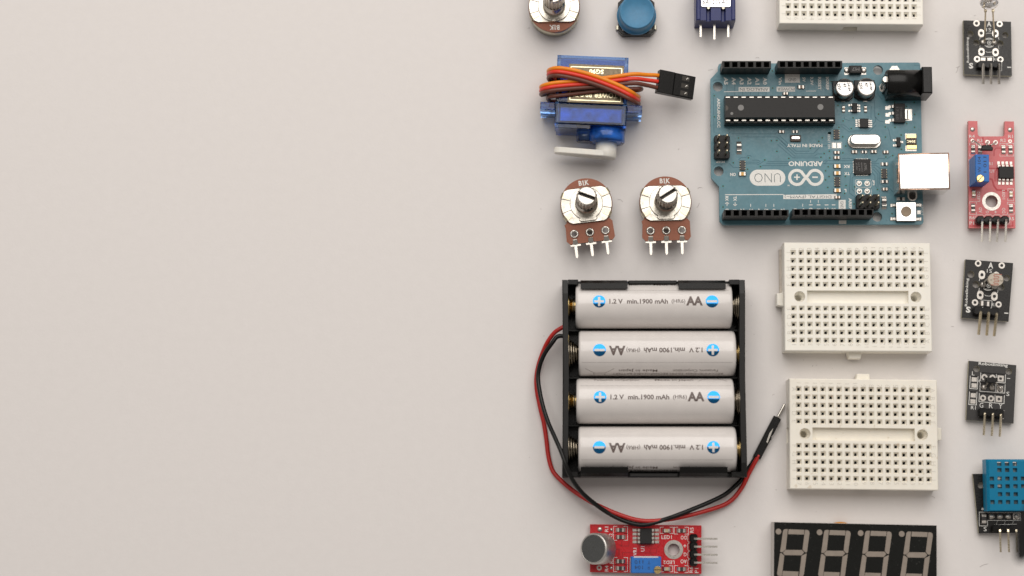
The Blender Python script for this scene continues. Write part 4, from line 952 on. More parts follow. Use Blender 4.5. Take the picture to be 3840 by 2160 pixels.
# power jack
zj = ZP + 10.8
a, b2 = S.L(*q2(1603, 200), zj), S.L(*q2(1762, 598), zj)
x1b, ycen, hw = b2[0], (a[1] + b2[1])/2, (a[1] - b2[1])/2
m = MB(); m.box(a[0], b2[1], ZP - .4, x1b, a[1], zj, 0, .35); jk = m.build('power_jack', BLK, ub)
x0b = S.L(*q2(1085, 350), zj - 1)[0]
m = MB(); m.M = Matrix.Translation((x0b, ycen, ZP + 6.0)) @ Matrix.Rotation(math.pi/2, 4, 'Y')
L_ = a[0] - x0b + .2; m.lathe([(0, 0), (3.9, 0), (4.3, .4), (4.3, L_), (0, L_)], 40); m.build('barrel', BLK, jk)
m = MB(); m.box(x0b + .6, ycen - 4.35, ZP, a[0] + .1, ycen + 4.35, ZP + 5.6, 0, .2); m.build('jack_base', BLK, jk)
m = MB(); m.box(x0b - .35, ycen - 2.0, ZP + .05, x0b + .5, ycen + 2.2, ZP + 7.5, 0, .3); m.cyl(x0b - .4, ycen + .8, .9, ZP + 5, ZP + 8.2, 1); m.build('rear_contact', [BLK, TIN], jk)
m = MB(); p = S.L(*q2(1035, 510), ZP); m.strip([(p[0] - .9, ZP + .1), (p[0] - .2, ZP + 2.4), (p[0] + .7, ZP + 3.6)], 2.2, .3) if False else None
m.lathe([(1.5, ZP + .05), (1.2, ZP + .5), (.6, ZP + 1.6), (0, ZP + 1.9)], 16, 0, p[0] + .1, p[1]); m.build('solder_joint', SOLD, jk)

# electrolytic capacitors
zc = ZP + 5.6
for x, y, r in ((437, 516, 143), (766, 506, 145)):
    p = S.L(*q2(x, y), zc); k = S.k(*q2(x, y), zc)
    m = MB(); m.prism([(p[0] - 3.3, p[1] - 2.1), (p[0] - 2.1, p[1] - 3.3), (p[0] + 2.1, p[1] - 3.3), (p[0] + 3.3, p[1] - 2.1), (p[0] + 3.3, p[1] + 3.3), (p[0] - 3.3, p[1] + 3.3)], ZP, ZP + 1.1, 0, .15)
    cp = m.build('electrolytic_capacitor', BLK, ub)
    m = MB(); m.lathe([(2.95, ZP + .8), (3.05, ZP + 1.2), (2.85, ZP + 1.7), (3.08, ZP + 2.2), (3.1, zc - .5), (2.85, zc - .1), (2.55, zc), (0, zc)], 48, 0, *p); m.build('can', ALU, cp)
    m = MB(); y0_ = .95*2.0; aa = math.asin(.62)
    m.flat([(p[0] + 2.75*math.cos(aa + (math.pi - 2*aa)*i/16), p[1] + 2.75*math.sin(aa + (math.pi - 2*aa)*i/16)) for i in range(17)], zc + .012, 0); m.build('black_segment', BLKM, cp)
    m = MB(); S.text(m, '25V', QX + x - 88, y - 12, 105, 48, zc + .014, -82, 0, .03); S.text(m, '47', QX + x - 4, y - 32, 70, 44, zc + .014, -82, 0, .03); S.text(m, '34184', QX + x + 62, y - 8, 128, 36, zc + .014, -82, 0, .03); m.build('lettering', DINK, cp, kind='stuff')
# crystal
p = S.L(*q2(730, 1328), ZP + .4); k = S.k(*q2(730, 1328), ZP)
m = MB(); m.prism(pill(p[0], p[1], 505*k, 215*k, 10), ZP + .05, ZP + .5, 0, .15); xt = m.build('crystal', TIN, ub)
p = S.L(*q2(748, 1296), ZP + 3.4); k = S.k(*q2(748, 1296), ZP + 3.4)
m = MB(); m.prism(pill(p[0], p[1], 462*k, 156*k, 10), ZP + .45, ZP + 3.4, 0, .28); m.build('can', CHROME, xt)
m = MB(); S.text(m, 'T16.000', QX + 745, 1293, 300, 58, ZP + 3.415, 180, 0, -.02); m.build('lettering', GREYD, xt, kind='stuff')
# regulator, small chips
def shift(mb, o):
    mb.v = [(x - o.location.x/MM, y - o.location.y/MM, z) for x, y, z in mb.v]; return mb
rg = ic(S, 'voltage_regulator', *q2(1252, 915), 165, 292, ZP, 1.6, ((180, (-110, -5, 100), 75, 40),)); 
p = S.L(*q2(1390, 928), ZP); k = S.k(*q2(1390, 928), ZP); m = MB(); m.at(S.L(*q2(1330, 928), ZP)[0], p[1]); m.strip([(0, .8 + ZP), (.7, .8 + ZP), (1.2, ZP + .25), (1.9, ZP + .2)], 145*k, .25); m.build('tab', TIN, ub)
q = MB(); S.text(q, 'ZTH4XC', *q2(1285, 900), 190, 34, ZP + 1.62, -90, 0, -.02); S.text(q, '17-50', *q2(1228, 905), 190, 34, ZP + 1.62, -90, 0, -.02); shift(q, rg).build('lettering', GREYD, rg, kind='stuff')
# their outlines are given about the part's own middle
ic(S, 'small_chip', *q2(580, 830), 76, 140, ZP, 1.1, ((180, (42, -46), 55, 26), (0, (42, -2, -44), 50, 26)))
ic(S, 'small_chip', *q2(722, 1060), 130, 138, ZP, 1.0, ((180, (42, 13, -20, -50), 62, 18), (0, (42, 13, -20, -50), 58, 18)))
ic(S, 'small_chip', *q2(1240, 1345), 60, 140, ZP, 1.0, ((180, (48, -32), 50, 30), (0, (4,), 45, 30)))
qf = ic(S, 'square_chip', *q4(695, 430), 250, 236, ZP, .9, ())
q = MB(); S.text(q, 'ATMEL', *q4(745, 425), 120, 42, ZP + .915, -84); S.text(q, 'MEGA16U2', *q4(693, 430), 140, 22, ZP + .915, -84); S.text(q, '1414  PH', *q4(652, 425), 130, 22, ZP + .915, -84); S.text(q, '3T4561', *q4(615, 420), 110, 22, ZP + .915, -84); shift(q, qf).build('lettering', GREYD, qf, kind='stuff')
q = MB()
for i in range(8):
    for sg in (-1, 1):
        o_ = (i - 3.5)*.5*1.02; cc = S.L(*q4(695, 430), ZP); q.cbox(cc[0] + sg*2.7, cc[1] + o_, .5, .26, ZP + .01, ZP + .12); q.cbox(cc[0] + o_, cc[1] + sg*2.55, .26, .5, ZP + .01, ZP + .12)
shift(q, qf).build('contacts', SOLD, qf, kind='stuff')
# diode block, fuse, vertical diodes
p = S.L(*q2(600, 240), ZP + 2.2); k = S.k(*q2(600, 240), ZP + 2.2)
m = MB(); m.cbox(p[0], p[1], 185*k, 118*k, ZP + .1, ZP + 2.2, 0, .2); dd = m.build('power_diode', CHIPB, ub)
m = MB(); S.text(m, 'M7', *q2(600, 235), 110, 50, ZP + 2.22, 180, 0, 0); m.build('lettering', GREYD, dd, kind='stuff')
m = MB()
for x in (465, 720): blob(m, S.L(*q2(x, 262), ZP), .95, .5, ZP + .05)
m.build('solder_joint', SOLD, dd, kind='stuff')
m = MB(); p, k = S.L(*q2(1432, 1325), ZP), S.k(*q2(1432, 1325), ZP); p2 = S.L(*q4(1438, 40), ZP)
m.cbox(p2[0], p2[1], 148*k, 108*k, ZP, ZP + .7, 0, .08); fs_ = m.build('fuse', FUSEB, ub)
for pp in (q2(1434, 1257), q4(1442, 130)):
    m = MB(); a3 = S.L(*pp, ZP); m.cbox(a3[0], a3[1], 146*k, 58*k, ZP + .03, ZP + .72, 0, .06); m.build('gold_end', BRASS, fs_)
m = MB(); S.text(m, '504C', *q4(1436, 42), 128, 34, ZP + .72, 180, 0, .01); m.build('lettering', GFOIL, fs_, kind='stuff')
for pp in (q3(528, 140), q4(1025, 970)):
    o_ = chip(S, 'glass_diode', *pp, 112, 72, ZP, 90, RESB, 1.0, .9); m = MB(); a3 = S.L(pp[0], pp[1] + 18, ZP + 1.0); k = S.k(*pp, ZP + 1); m.cbox(a3[0] - S.L(*pp, ZP)[0], a3[1] - S.L(*pp, ZP)[1], 66*k, 26*k, .97, 1.02); bb = m.build('band', GREYD, o_); bb.rotation_euler = (0, 0, -R(90)); 
# chip resistors, capacitors, lamps
for pp, ang, bd, L_, W_ in (((1465, 514), 0, CAPC, 84, 52), ((1168, 1188), 0, CAPC, 72, 40), ((1375, 1186), 0, RESB, 72, 40), (q2(413, 845), 90, CAPC, 82, 42), (q2(745, 845), 90, CAPC, 82, 42),
                            (q4(578, 203), 0, CAPC, 72, 44), (q4(725, 203), 0, RESB, 72, 40), (q4(870, 200), 0, CAPC, 76, 44), (q4(1052, 206), 0, CAPC, 70, 42), (q4(312, 212), 0, CAPC, 76, 44), (q4(312, 290), 0, CAPC, 76, 44), (q4(325, 888), 0, CAPC, 70, 42), (q4(1040, 766), 0, CAPC, 72, 44),
                            (q4(1032, 385), 0, RESB, 88, 48), (q4(1035, 650), 0, RESB, 88, 48), (q4(1280, 912), 0, RESB, 90, 50), (q4(1275, 822), 0, RESB, 90, 50), ((1230, 612), 0, CAPC, 66, 40)):
    chip(S, 'chip_capacitor' if bd is CAPC else 'chip_resistor', *pp, L_, W_, ZP, ang, bd, .7 if bd is CAPC else .45)
for pp in (q3(578, 536), q4(318, 420), q4(318, 525), q4(320, 785)): chip(S, 'indicator_lamp', *pp, 96, 58, ZP, 0, LEDA, .8, .3)
for pp in (q3(580, 405), q2(308, 1226), q4(318, 655), q4(1027, 530)): res_array(S, *pp, 92, 150, ZP)
m = MB(); p, k = S.L(1380, 1287, ZP), S.k(1380, 1287, ZP); m.cbox(p[0], p[1], 156*k, 98*k, ZP, ZP + .7, 0, .1); rs = m.build('resonator', FUSEB, ub)
m = MB(); m.prism(pill(p[0], p[1] + .1, 130*k, 42*k, 5), ZP + .7, ZP + .95, 0, .08); m.build('lid', CHROME, rs)
# reset button
p = S.L(*q4(1362, 1100), ZP + 2.0); k = S.k(*q4(1362, 1100), ZP + 2)
m = MB(); m.cbox(p[0], p[1], 298*k, 286*k, ZP + .2, ZP + 1.7, 0, .1); rb = m.build('reset_button', BLK, ub)
m = MB(); m.cbox(p[0], p[1], 298*k, 286*k, ZP + 1.7, ZP + 2.0, 0, .1); m.build('cover', CHROME, rb)
m = MB(); m.cyl(p[0], p[1], 78*k, ZP + 2.0, ZP + 2.45, 0, 28, .1); m.build('plunger', TANB, rb)
for x, y in ((1160, 1008), (1160, 1212), (1548, 1005), (1548, 1216)):
    pp = S.L(*q4(x, y), ZP); m = MB(); m.cbox(pp[0], pp[1], 85*k, 52*k, ZP + .02, ZP + .35, 0, .1); m.cbox(pp[0] + (.4 if x < 1362 else -.4), pp[1], 60*k, 40*k, ZP + .3, ZP + .6, 0, .1); m.build('leg', SOLD, rb)
# ------------------------------------------------------------------ helpers for the little modules
def trimmer(S, x0, y0, x1, y1, zp, zt, screw, texts, rot, lab=None, ang=0):
    a, b2 = S.L(x0, y0, zt), S.L(x1, y1, zt); cx_, cy_ = (a[0] + b2[0])/2, (a[1] + b2[1])/2; w_, h_ = b2[0] - a[0], a[1] - b2[1]
    m = MB(); m.box(-w_/2, -h_/2, zp + .5, w_/2, h_/2, zt, 0, .18)
    for sx in (-1, 1):
        for sy in (-1, 1): m.cbox(sx*(w_/2 - .5), sy*(h_/2 - .5), .9, .9, zp, zp + .6)
    o = m.build('trimmer', TRIMB, S.root, (cx_, cy_, 0), R(ang))
    s_ = S.L(*screw[:2], zt); k = S.k(*screw[:2], zt); r = screw[2]*k
    q = MB(); q.lathe([(r, zt - .3), (r, zt + .75), (r*.9, zt + .9), (0, zt + .9)], 24, 0, s_[0] - cx_, s_[1] - cy_); sc = q.build('adjusting_screw', BRASS, o)
    q = MB(); q.cbox(s_[0] - cx_, s_[1] - cy_, r*1.9, .28, zt + .905, zt + .92, 0, 0, R(screw[3])); q.build('slot', DARK, sc)
    q = MB()
    for st, x, y, w2, h2 in texts: S.text(q, st, x, y, w2, h2, zt + .02, rot)
    q.v = [(x - cx_, y - cy_, z) for x, y, z in q.v]; q.build('lettering', DINK, o, kind='stuff')
    return o
def bent_pins(S, xs, ya, yb, z, hz, zpin, dx=0, r=.34, mat_p=None, horiz=False, parent=None):
    """right-angle pins: up out of the housing, over the edge and away"""
    out = []
    for x in xs:
        if horiz: out.append([(ya, x, zpin - 1.2), (ya + 12, x, zpin - .1), (ya + 40, x, zpin), (yb, x, zpin - .15)])
        else: out.append([(x, ya, zpin - 1.2), (x, ya + 10, zpin - .1), (x + dx*.1, ya + 40, zpin), (x + dx, yb, zpin - .3)])
    for p in out:
        q = MB(); q.tube([(*S.L(a, b2, c2), c2) for a, b2, c2 in p], r, 4, 0, False, 1, math.pi/4); q.build('pin', mat_p or TIN, parent)

# ------------------------------------------------------------------ infrared / lamp module, top corner
r_ = thing('lamp_sensor_module', 'black sensor board with clear round lamp on two bent leads, top corner', 'sensor board', (*at(3704, 180, 0), 0), 0, 'small sensor boards')
S = Spot(r_, 3580, 0, 4.26); z0, zp = 1.0, 2.6
hl = [circ(*S.L(x, y, zp), 50*S.k(x, y, zp), 22) for x, y in ((250, 540), (345, 685), (808, 560), (732, 695))]
m = MB(); m.plate([S.P([(140, 325), (900, 347), (915, 1212), (150, 1188)], zp)] + hl, z0, zp, 0, 1); bd = m.build('circuit_board', [PCB_K, FR4], r_)
m = MB()
for x, y, ro, ri in ((349, 373, 52, 26), (718, 383, 50, 24), (358, 944, 52, 24), (730, 950, 50, 26)): eyelet(m, S.L(x, y, zp), ri*S.k(x, y, zp), ro*S.k(x, y, zp), zp)
for x, y in ((424, 530), (650, 535), (428, 828), (653, 835)):
    cc, k = S.L(x, y, zp), S.k(x, y, zp); m.plate([pill(cc[0], cc[1], 100*k, 132*k, 6), circ(cc[0], cc[1], 27*k, 16)], zp, zp + .05)
for x in (455, 558): m.prism(S.P([(x - 36, 922), (x + 36, 922), (x + 36, 970), (x - 36, 970)], zp), zp, zp + .05)
for x, y in ((452, 680), (632, 682)): blob(m, S.L(x, y, zp), 48*S.k(x, y, zp), .8, zp)
m.build('solder_pads', SOLD, bd, kind='stuff')
m = MB(); zl = zp + .03
S.text(m, 'A', 550, 385, 72, 82, zl, 0, 0, .03); S.text(m, 'S1', 543, 475, 78, 56, zl, 180); S.text(m, 'Robotlinking', 213, 795, 420, 48, zl, 90, 0, .01); S.text(m, 'S', 262, 1050, 70, 92, zl, 0, 0, .04); S.text(m, 'R1', 652, 950, 50, 40, zl, 0)
S.line(m, [(838, 1075), (902, 1075)], .32, zl); S.line(m, [(430, 905), (620, 903), (620, 985)], .16, zl); S.line(m, [(500, 820), (518, 835), (580, 835), (595, 825)], .16, zl); S.line(m, [(500, 545), (515, 530), (590, 530)], .14, zl)
cc, k = S.L(552, 682, zl), S.k(552, 682, zl)
m.ring(cc[0], cc[1], 24*k, 33*k, zl); m.disc(cc[0], cc[1], 12*k, zl)
for sg in (-1, 1): m.ring(cc[0], cc[1] - sg*25*k, 92*k, 104*k, zl, 0, 14, R(45 if sg > 0 else 225), R(135 if sg > 0 else 315)); S.line(m, [(490, 682 + sg*52), (612, 682 + sg*52)], .14, zl)
for x, y, sg in ((405, 605, 1), (700, 605, -1), (405, 750, 1), (700, 750, -1)): S.line(m, [(x, y - 18), (x, y + 6), (x - sg*8, y + 28)], .14, zl)
S.line(m, [(752, 990), (752, 1130), (730, 1132)], .12, zl)
m.build('printed_lettering', SILK, bd, kind='stuff')
h = MB(); h.prism(S.P(notched(372, 978, 748, 1080, 3, 16), zp + 2.5), zp, zp + 2.5, 0, .15); hd = h.build('pin_header', BLK, r_)
bent_pins(S, (456, 580, 708), 1015, 1345, zp, 2.5, zp + 3.0, 0, .42, TIN, False, hd)
for xa, xb in ((480, 492), (632, 612)):
    pt = [(xa, 660, zp + .2), (xa + (2 if xa < 500 else 0), 600, zp + 3.0), (xa + 4 if xa < 500 else xa - 4, 480, zp + 7.5), (xb, 200, zp + 14), (xb, 40, zp + 17.5)]
    m = MB(); m.tube([(*S.L(*p), p[2]) for p in pt], .30, 6, 0, True, 4, 0, 1); p = S.L(xb, 165, zp + 14.8); m.cbox(p[0], p[1], .8, 1.0, zp + 14.4, zp + 15.2, 0, .1); m.build('lead', GOLDT, r_)
p0 = Vector((*S.L(552, 60, zp + 17), zp + 17)); d = (Vector((*S.L(552, -400, zp + 26), zp + 26)) - p0).normalized()
m = MB(); m.M = Matrix.Translation(p0) @ d.to_track_quat('Z', 'Y').to_matrix().to_4x4()
m.lathe([(0, 0), (2.9, 0), (2.9, 1.0), (2.5, 1.1), (2.5, 6.2), (2.2, 7.4), (1.3, 8.4), (0, 8.7)], 32); lp = m.build('clear_lamp', RESGLASS, r_)
q = MB(); q.M = m.M; q.box(-.5, -.7, 1.2, 1.3, .7, 4.2, 0, .1); q.build('anvil', TIN, lp)

# ------------------------------------------------------------------ red module with notch and blue trimmer, right side
r_ = thing('notched_sensor_module', 'upright pinkish red sensor board with two prongs and blue trimmer', 'sensor board', (*at(3718, 650, 0), 0), 0, 'small sensor boards')
S = Spot(r_, 3580, 420, 2.842); z0, zp = 1.2, 2.8
out = [(145, 95), (242, 97), (245, 232), (252, 250), (270, 260), (512, 260), (527, 250), (532, 232), (533, 99), (632, 101), (648, 1238), (150, 1236)]
m = MB(); m.plate([S.P(out, zp), circ(*S.L(393, 952, zp), 66*S.k(393, 952, zp), 28)], z0, zp, 0, 1); bd = m.build('circuit_board', [PCB_R2, mat('red_board_edge', (0.42, 0.17, 0.15), 0.6)], r_)
m = MB(); p, k = S.L(393, 952, zp), S.k(393, 952, zp); m.plate([circ(p[0], p[1], 100*k, 32), circ(p[0], p[1], 66*k, 32)], zp, zp + .06)
for x, y, r in ((190, 186, 26), (590, 190, 27)): blob(m, S.L(x, y, zp), r*k, .35, zp)
for x, y, ro, ri in ((190, 306, 20, 9), (590, 311, 20, 9), (350, 322, 25, 13), (435, 324, 25, 13)): eyelet(m, S.L(x, y, zp), ri*k, ro*k, zp)
m.build('solder_pads', SOLD, bd, kind='stuff')
m = MB(); zl = zp + .03
for st, x, y, w2, h2, rt in (('R4', 184, 258, 58, 32, 0), ('R1', 596, 260, 48, 34, 0), ('R3', 268, 303, 54, 32, 0), ('R2', 517, 302, 56, 32, 0), ('R1', 384, 550, 36, 34, 0), ('U1', 396, 630, 46, 34, 0), ('LED2', 256, 900, 110, 28, 90), ('LED1', 522, 880, 98, 28, -90), ('AO', 275, 1045, 56, 34, 90), ('G', 348, 1066, 28, 32, 90), ('+', 437, 1066, 28, 28, 0), ('DO', 522, 1050, 56, 34, 90), ('R6', 186, 1127, 56, 34, 0), ('R5', 606, 1137, 54, 34, 0), ('P1', 182, 1184, 46, 34, 0)):
    S.text(m, st, x, y, w2, h2, zl, rt, 0, 0)
for x0, y0, x1, y1 in ((158, 332, 232, 470), (236, 332, 300, 470), (482, 334, 556, 470), (560, 334, 630, 470), (566, 818, 628, 945), (160, 955, 232, 1092), (562, 962, 634, 1096)):
    S.line(m, [(x0, y0 + 26), (x0, y0), (x1, y0), (x1, y0 + 26)], .1, zl); S.line(m, [(x0, y1 - 26), (x0, y1), (x1, y1), (x1, y1 - 26)], .1, zl)
o_ = notched(222, 1095, 588, 1196, 4, 18); S.line(m, o_ + o_[:1], .1, zl); S.line(m, [(152, 500), (152, 790)], .12, zl)
m.build('printed_lettering', SILK, bd, kind='stuff')
m = MB(); zt = zp + .012
for l, ww in (([(560, 385), (440, 385), (420, 410), (420, 470)], .3), ([(300, 270), (300, 330)], .5), ([(370, 710), (400, 720), (420, 790), (450, 830), (560, 840)], .6), ([(370, 600), (450, 600), (470, 580)], .3), ([(250, 470), (250, 440)], .4), ([(160, 1215), (620, 1215), (620, 1170)], .35), ([(430, 740), (430, 640), (455, 600)], .4)): S.line(m, l, ww, zt)
m.build('copper_traces', mat('red_mask_over_copper_glare', (0.46, 0.03, 0.038), 0.32), bd, kind='stuff')  # traces in the glare-paled red
for x, y in ((195, 400), (268, 400), (518, 402), (593, 402), (195, 1025), (598, 1030)): chip(S, 'chip_resistor', x, y, 66, 42, zp, 90, RESB, .5, .5)
for x, y in ((200, 870), (597, 878)): chip(S, 'indicator_lamp', x, y, 58, 36, zp, 90, LEDC, .7, .45)
ic(S, 'comparator_chip', 540, 652, 158, 126, zp, 1.6, ((90, (72, 28, -15, -60), 62, 26), (-90, (-66, -25, 18, 60), 62, 26)), -1)
# trimmer and the little transistor bridging the holes
trimmer(S, 218, 452, 372, 742, zp, zp + 9.6, (271, 712, 40, 50), (('W 104', 262, 560, 170, 34), ('1 011', 322, 560, 170, 34)), 90, ang=-1)
m = MB(); zt = zp + 5.5; m.prism(S.P([(276, 405), (300, 352), (375, 350), (410, 378), (408, 408)], zt), zt - 1.6, zt, 0, .2); tr_o = m.build('hall_transistor', BLK, r_)
for a, b2 in (((195, 308), (285, 362)), ((350, 322), (340, 360)), ((435, 324), (385, 355))):
    q = MB(); q.tube([(*S.L(*a, zp), zp), (*S.L(*a, zp + 1.5), zp + 2.2), (*S.L(*b2, zt - .8), zt - .8)], .25, 6, 0, True, 4); q.build('lead', TIN, tr_o)
h = MB(); h.prism(S.P(notched(232, 1106, 582, 1192, 4, 20), zp + 2.5), zp, zp + 2.5, 0, .3); hd = h.build('pin_header', BLK, r_)
for xa, xb in ((295, 290), (381, 376), (464, 450), (550, 540)):
    q = MB(); q.tube([(*S.L(a, b2, c2), c2) for a, b2, c2 in ((xa, 1150, zp + 2.4), (xa, 1152, zp + 5.0), (xa, 1170, zp + 5.6), (xb, 1385, zp + 5.2))], .42, 4, 0, False, 1, math.pi/4); q.build('pin', SHAFT, hd)

# ------------------------------------------------------------------ light sensor module
r_ = thing('light_sensor_module', 'black sensor board with round light cell showing a red zigzag track', 'sensor board', (*at(3703, 1095, 0), 0), 0, 'small sensor boards')
S = Spot(r_, 3580, 940, 4.138); z0, zp = .9, 2.5; A_ = -4.3
hl = [circ(*S.L(x, y, zp), r*S.k(x, y, zp), 22) for x, y, r in ((252, 367, 54), (330, 525, 54), (806, 425, 50), (715, 565, 56))]
m = MB(); m.plate([S.P([(168, 135), (908, 192), (835, 1100), (108, 1043)], zp)] + hl, z0, zp, 0, 1); bd = m.build('circuit_board', [PCB_K, FR4], r_)
m = MB()
for x, y, ro, ri in ((364, 198, 50, 26), (730, 230, 50, 24), (315, 804, 50, 24), (682, 835, 48, 24)): eyelet(m, S.L(x, y, zp), ri*S.k(x, y, zp), ro*S.k(x, y, zp), zp)
for x, y in ((422, 375), (645, 395), (396, 688), (616, 708)):
    cc, k = S.L(x, y, zp), S.k(x, y, zp); m.plate([[(cc[0] + a*math.cos(R(A_)) - b2*math.sin(R(A_)), cc[1] + a*math.sin(R(A_)) + b2*math.cos(R(A_))) for a, b2 in pill(0, 0, 100*k, 138*k, 6)], circ(cc[0], cc[1], 26*k, 16)], zp, zp + .05)
for x, y in ((437, 530), (615, 560)): blob(m, S.L(x, y, zp), 50*S.k(x, y, zp), .9, zp)
m.build('solder_pads', SOLD, bd, kind='stuff')
m = MB(); zl = zp + .03
S.text(m, 'A', 560, 228, 78, 92, zl, A_, 0, .03); S.text(m, 'S1', 540, 315, 80, 56, zl, 180 + A_); S.text(m, 'Robotlinking', 192, 645, 440, 52, zl, 86, 0, .01); S.text(m, 'S', 211, 915, 74, 96, zl, A_, 0, .04); S.text(m, 'R1', 605, 838, 50, 50, zl, A_)
S.line(m, [(770, 968), (832, 972)], .34, zl); S.line(m, [(405, 765), (580, 778), (572, 890)], .16, zl); S.line(m, [(308, 872), (690, 902)], .26, zl); S.line(m, [(465, 683), (482, 700), (548, 705), (562, 692)], .18, zl)
cc, k = S.L(530, 545, zl), S.k(530, 545, zl); m.ring(cc[0], cc[1], 24*k, 34*k, zl); m.disc(cc[0], cc[1], 12*k, zl)
m.ring(cc[0] - .2, cc[1] + 25*k, 92*k, 104*k, zl, 0, 14, R(222), R(308)); S.line(m, [(462, 592), (592, 606)], .15, zl)
for x, y in ((390, 440), (382, 600), (672, 630)): S.line(m, [(x, y - 20), (x - 2, y + 5), (x - 10, y + 28)], .18, zl)
m.build('printed_lettering', SILK, bd, kind='stuff')
chip(S, 'chip_resistor', 468, 824, 130, 80, zp, A_, RESB, .55, .25)
h = MB(); h.prism(S.P(notched(305, 878, 700, 1000, 3, 16), zp + 2.5), zp, zp + 2.5, 0, .2); hd = h.build('pin_header', BLK, r_)
h.v = [(x, y + (x*math.tan(R(A_))), z) for x, y, z in h.v]
for v_ in hd.data.vertices: v_.co.y += v_.co.x*math.tan(R(A_)) - .0001
for xa, ya, xb, yb in ((405, 965, 372, 1305), (528, 975, 497, 1318), (652, 990, 612, 1328)):
    q = MB(); q.tube([(*S.L(a, b2, c2), c2) for a, b2, c2 in ((xa, ya - 30, zp + 2.0), (xa, ya - 8, zp + 3.4), (xa - 1, ya + 8, zp + 3.6), (xb, yb, zp + 3.0))], .44, 4, 0, False, 1, math.pi/4); q.build('pin', SHAFT if False else GOLDT, hd)
zt = zp + 6.0; p, k = S.L(640, 447, zt), S.k(640, 447, zt)
m = MB(); m.M = Matrix.Translation((p[0], p[1], 0)) @ Matrix.Scale(.88, 4, (0, 1, 0)); m.lathe([(0, zt - 1.8), (118*k, zt - 1.8), (122*k, zt - .4), (112*k, zt), (0, zt)], 40); ld = m.build('light_cell', LDRC, r_)
m = MB()
pts = [(735, 368), (620, 372), (606, 384), (618, 400), (676, 398), (688, 412), (676, 428), (618, 426), (606, 440), (618, 456), (676, 454), (688, 468), (676, 484), (618, 482), (606, 496), (618, 510), (672, 512), (680, 522), (668, 532), (560, 530)]
S.line(m, pts, .20, zt + .02); m.build('zigzag_track', LDRT, ld, kind='stuff')
for x, y in ((437, 530), (615, 560)):
    q = MB(); q.tube([(*S.L(x, y, zp), zp + .5), (*S.L(x + 20, y - 40, zp + 3), zp + 3), (*S.L(x + (70 if x < 500 else 20), y - 85, zt - 2), zt - 2), (*S.L(600 if x < 500 else 680, 450, zt - 1.6), zt - 1.5)], .28, 6, 0, True, 4); q.build('lead', TIN, ld)
m = MB()
for x, y in ((562, 442), (728, 455)): blob(m, S.L(x, y, zt), 22*k, .2, zt)
m.build('contact_dot', LDRC, ld, kind='stuff')

# ------------------------------------------------------------------ hall switch module
r_ = thing('hall_sensor_module', 'black sensor board lettered G R Y with small black transistor', 'sensor board', (*at(3715, 1475, 0), 0), 0, 'small sensor boards')
S = Spot(r_, 3580, 1320, 4.26); z0, zp = .9, 2.5; A_ = -4.0
hl = [circ(*S.L(x, y, zp), 52*S.k(x, y, zp), 22) for x, y in ((348, 268), (863, 310))]
m = MB(); m.plate([S.P([(228, 140), (985, 210), (940, 1142), (185, 1085)], zp)] + hl, z0, zp, 0, 1); bd = m.build('circuit_board', [mat('charcoal_solder_mask', (0.030, 0.028, 0.027), 0.4, var=0.15, bump=0.006), FR4], r_)
m = MB(); k = S.k(600, 600, zp)
for x, y in ((475, 403), (604, 412), (452, 734), (580, 743)): eyelet(m, S.L(x, y, zp), 23*k, 50*k, zp)
for x, y, ri in ((732, 424, 23), (707, 752, 23)):
    cc = S.L(x, y, zp); m.plate([[(cc[0] + a*math.cos(R(A_)) - b2*math.sin(R(A_)), cc[1] + a*math.sin(R(A_)) + b2*math.cos(R(A_))) for a, b2 in ((-50*k, -48*k), (50*k, -48*k), (50*k, 48*k), (-50*k, 48*k))], circ(cc[0], cc[1], ri*k, 16)], zp, zp + .05)
for x, y in ((468, 566), (596, 572)): blob(m, S.L(x, y, zp), 47*k, .9, zp)
cc = S.L(722, 590, zp); m.cbox(cc[0], cc[1], 96*k, 90*k, zp, zp + .05, 0, 0, R(A_)); blob(m, cc, 44*k, .6, zp + .05)
for x, y in ((312, 440), (310, 535), (296, 692), (292, 790)): cc = S.L(x, y, zp); m.cbox(cc[0], cc[1], 82*k, 68*k, zp, zp + .05, 0, 0, R(A_))
m.build('solder_pads', SOLD, bd, kind='stuff')
m = MB(); zl = zp + .03
S.text(m, 'Robotlinking', 615, 205, 465, 62, zl, A_, 0, .015); S.text(m, 'L', 298, 342, 42, 62, zl, A_); S.text(m, 'R1', 298, 890, 75, 56, zl, A_); S.text(m, 'S', 850, 668, 50, 66, zl, A_)
for st, x, y in (('G', 427, 850), ('R', 580, 858), ('Y', 733, 865)): S.text(m, st, x, y, 60, 78, zl, A_)
S.line(m, [(836, 420), (886, 424)], .2, zl); S.line(m, [(372, 462), (500, 468)], .14, zl); S.line(m, [(397, 440), (393, 485)], .14, zl)
for q_ in ([(250, 380), (372, 390), (362, 592), (240, 582)], [(238, 632), (356, 640), (348, 846), (226, 838)], [(418, 328), (812, 358), (806, 495), (410, 462)], [(408, 488), (806, 518), (800, 656), (402, 625)], [(395, 655), (794, 690), (788, 825), (388, 792)]):
    S.line(m, q_ + q_[:2], .17, zl)
for a, b2 in (((668, 348), (660, 485)), ((660, 508), (652, 645)), ((645, 680), (638, 812))): S.line(m, [a, b2], .14, zl)
S.line(m, [(385, 905), (792, 938)], .2, zl); S.line(m, [(385, 905), (380, 1035)], .12, zl); S.line(m, [(785, 1062), (765, 1068)], .12, zl)
m.build('printed_lettering', SILK, bd, kind='stuff')
zt = zp + 5.0
m = MB(); m.prism(S.P([(500, 405), (690, 412), (690, 465), (640, 492), (545, 490), (498, 455)], zt), zt - 2.4, zt, 0, .2); ts = m.build('transistor', BLKM, r_)
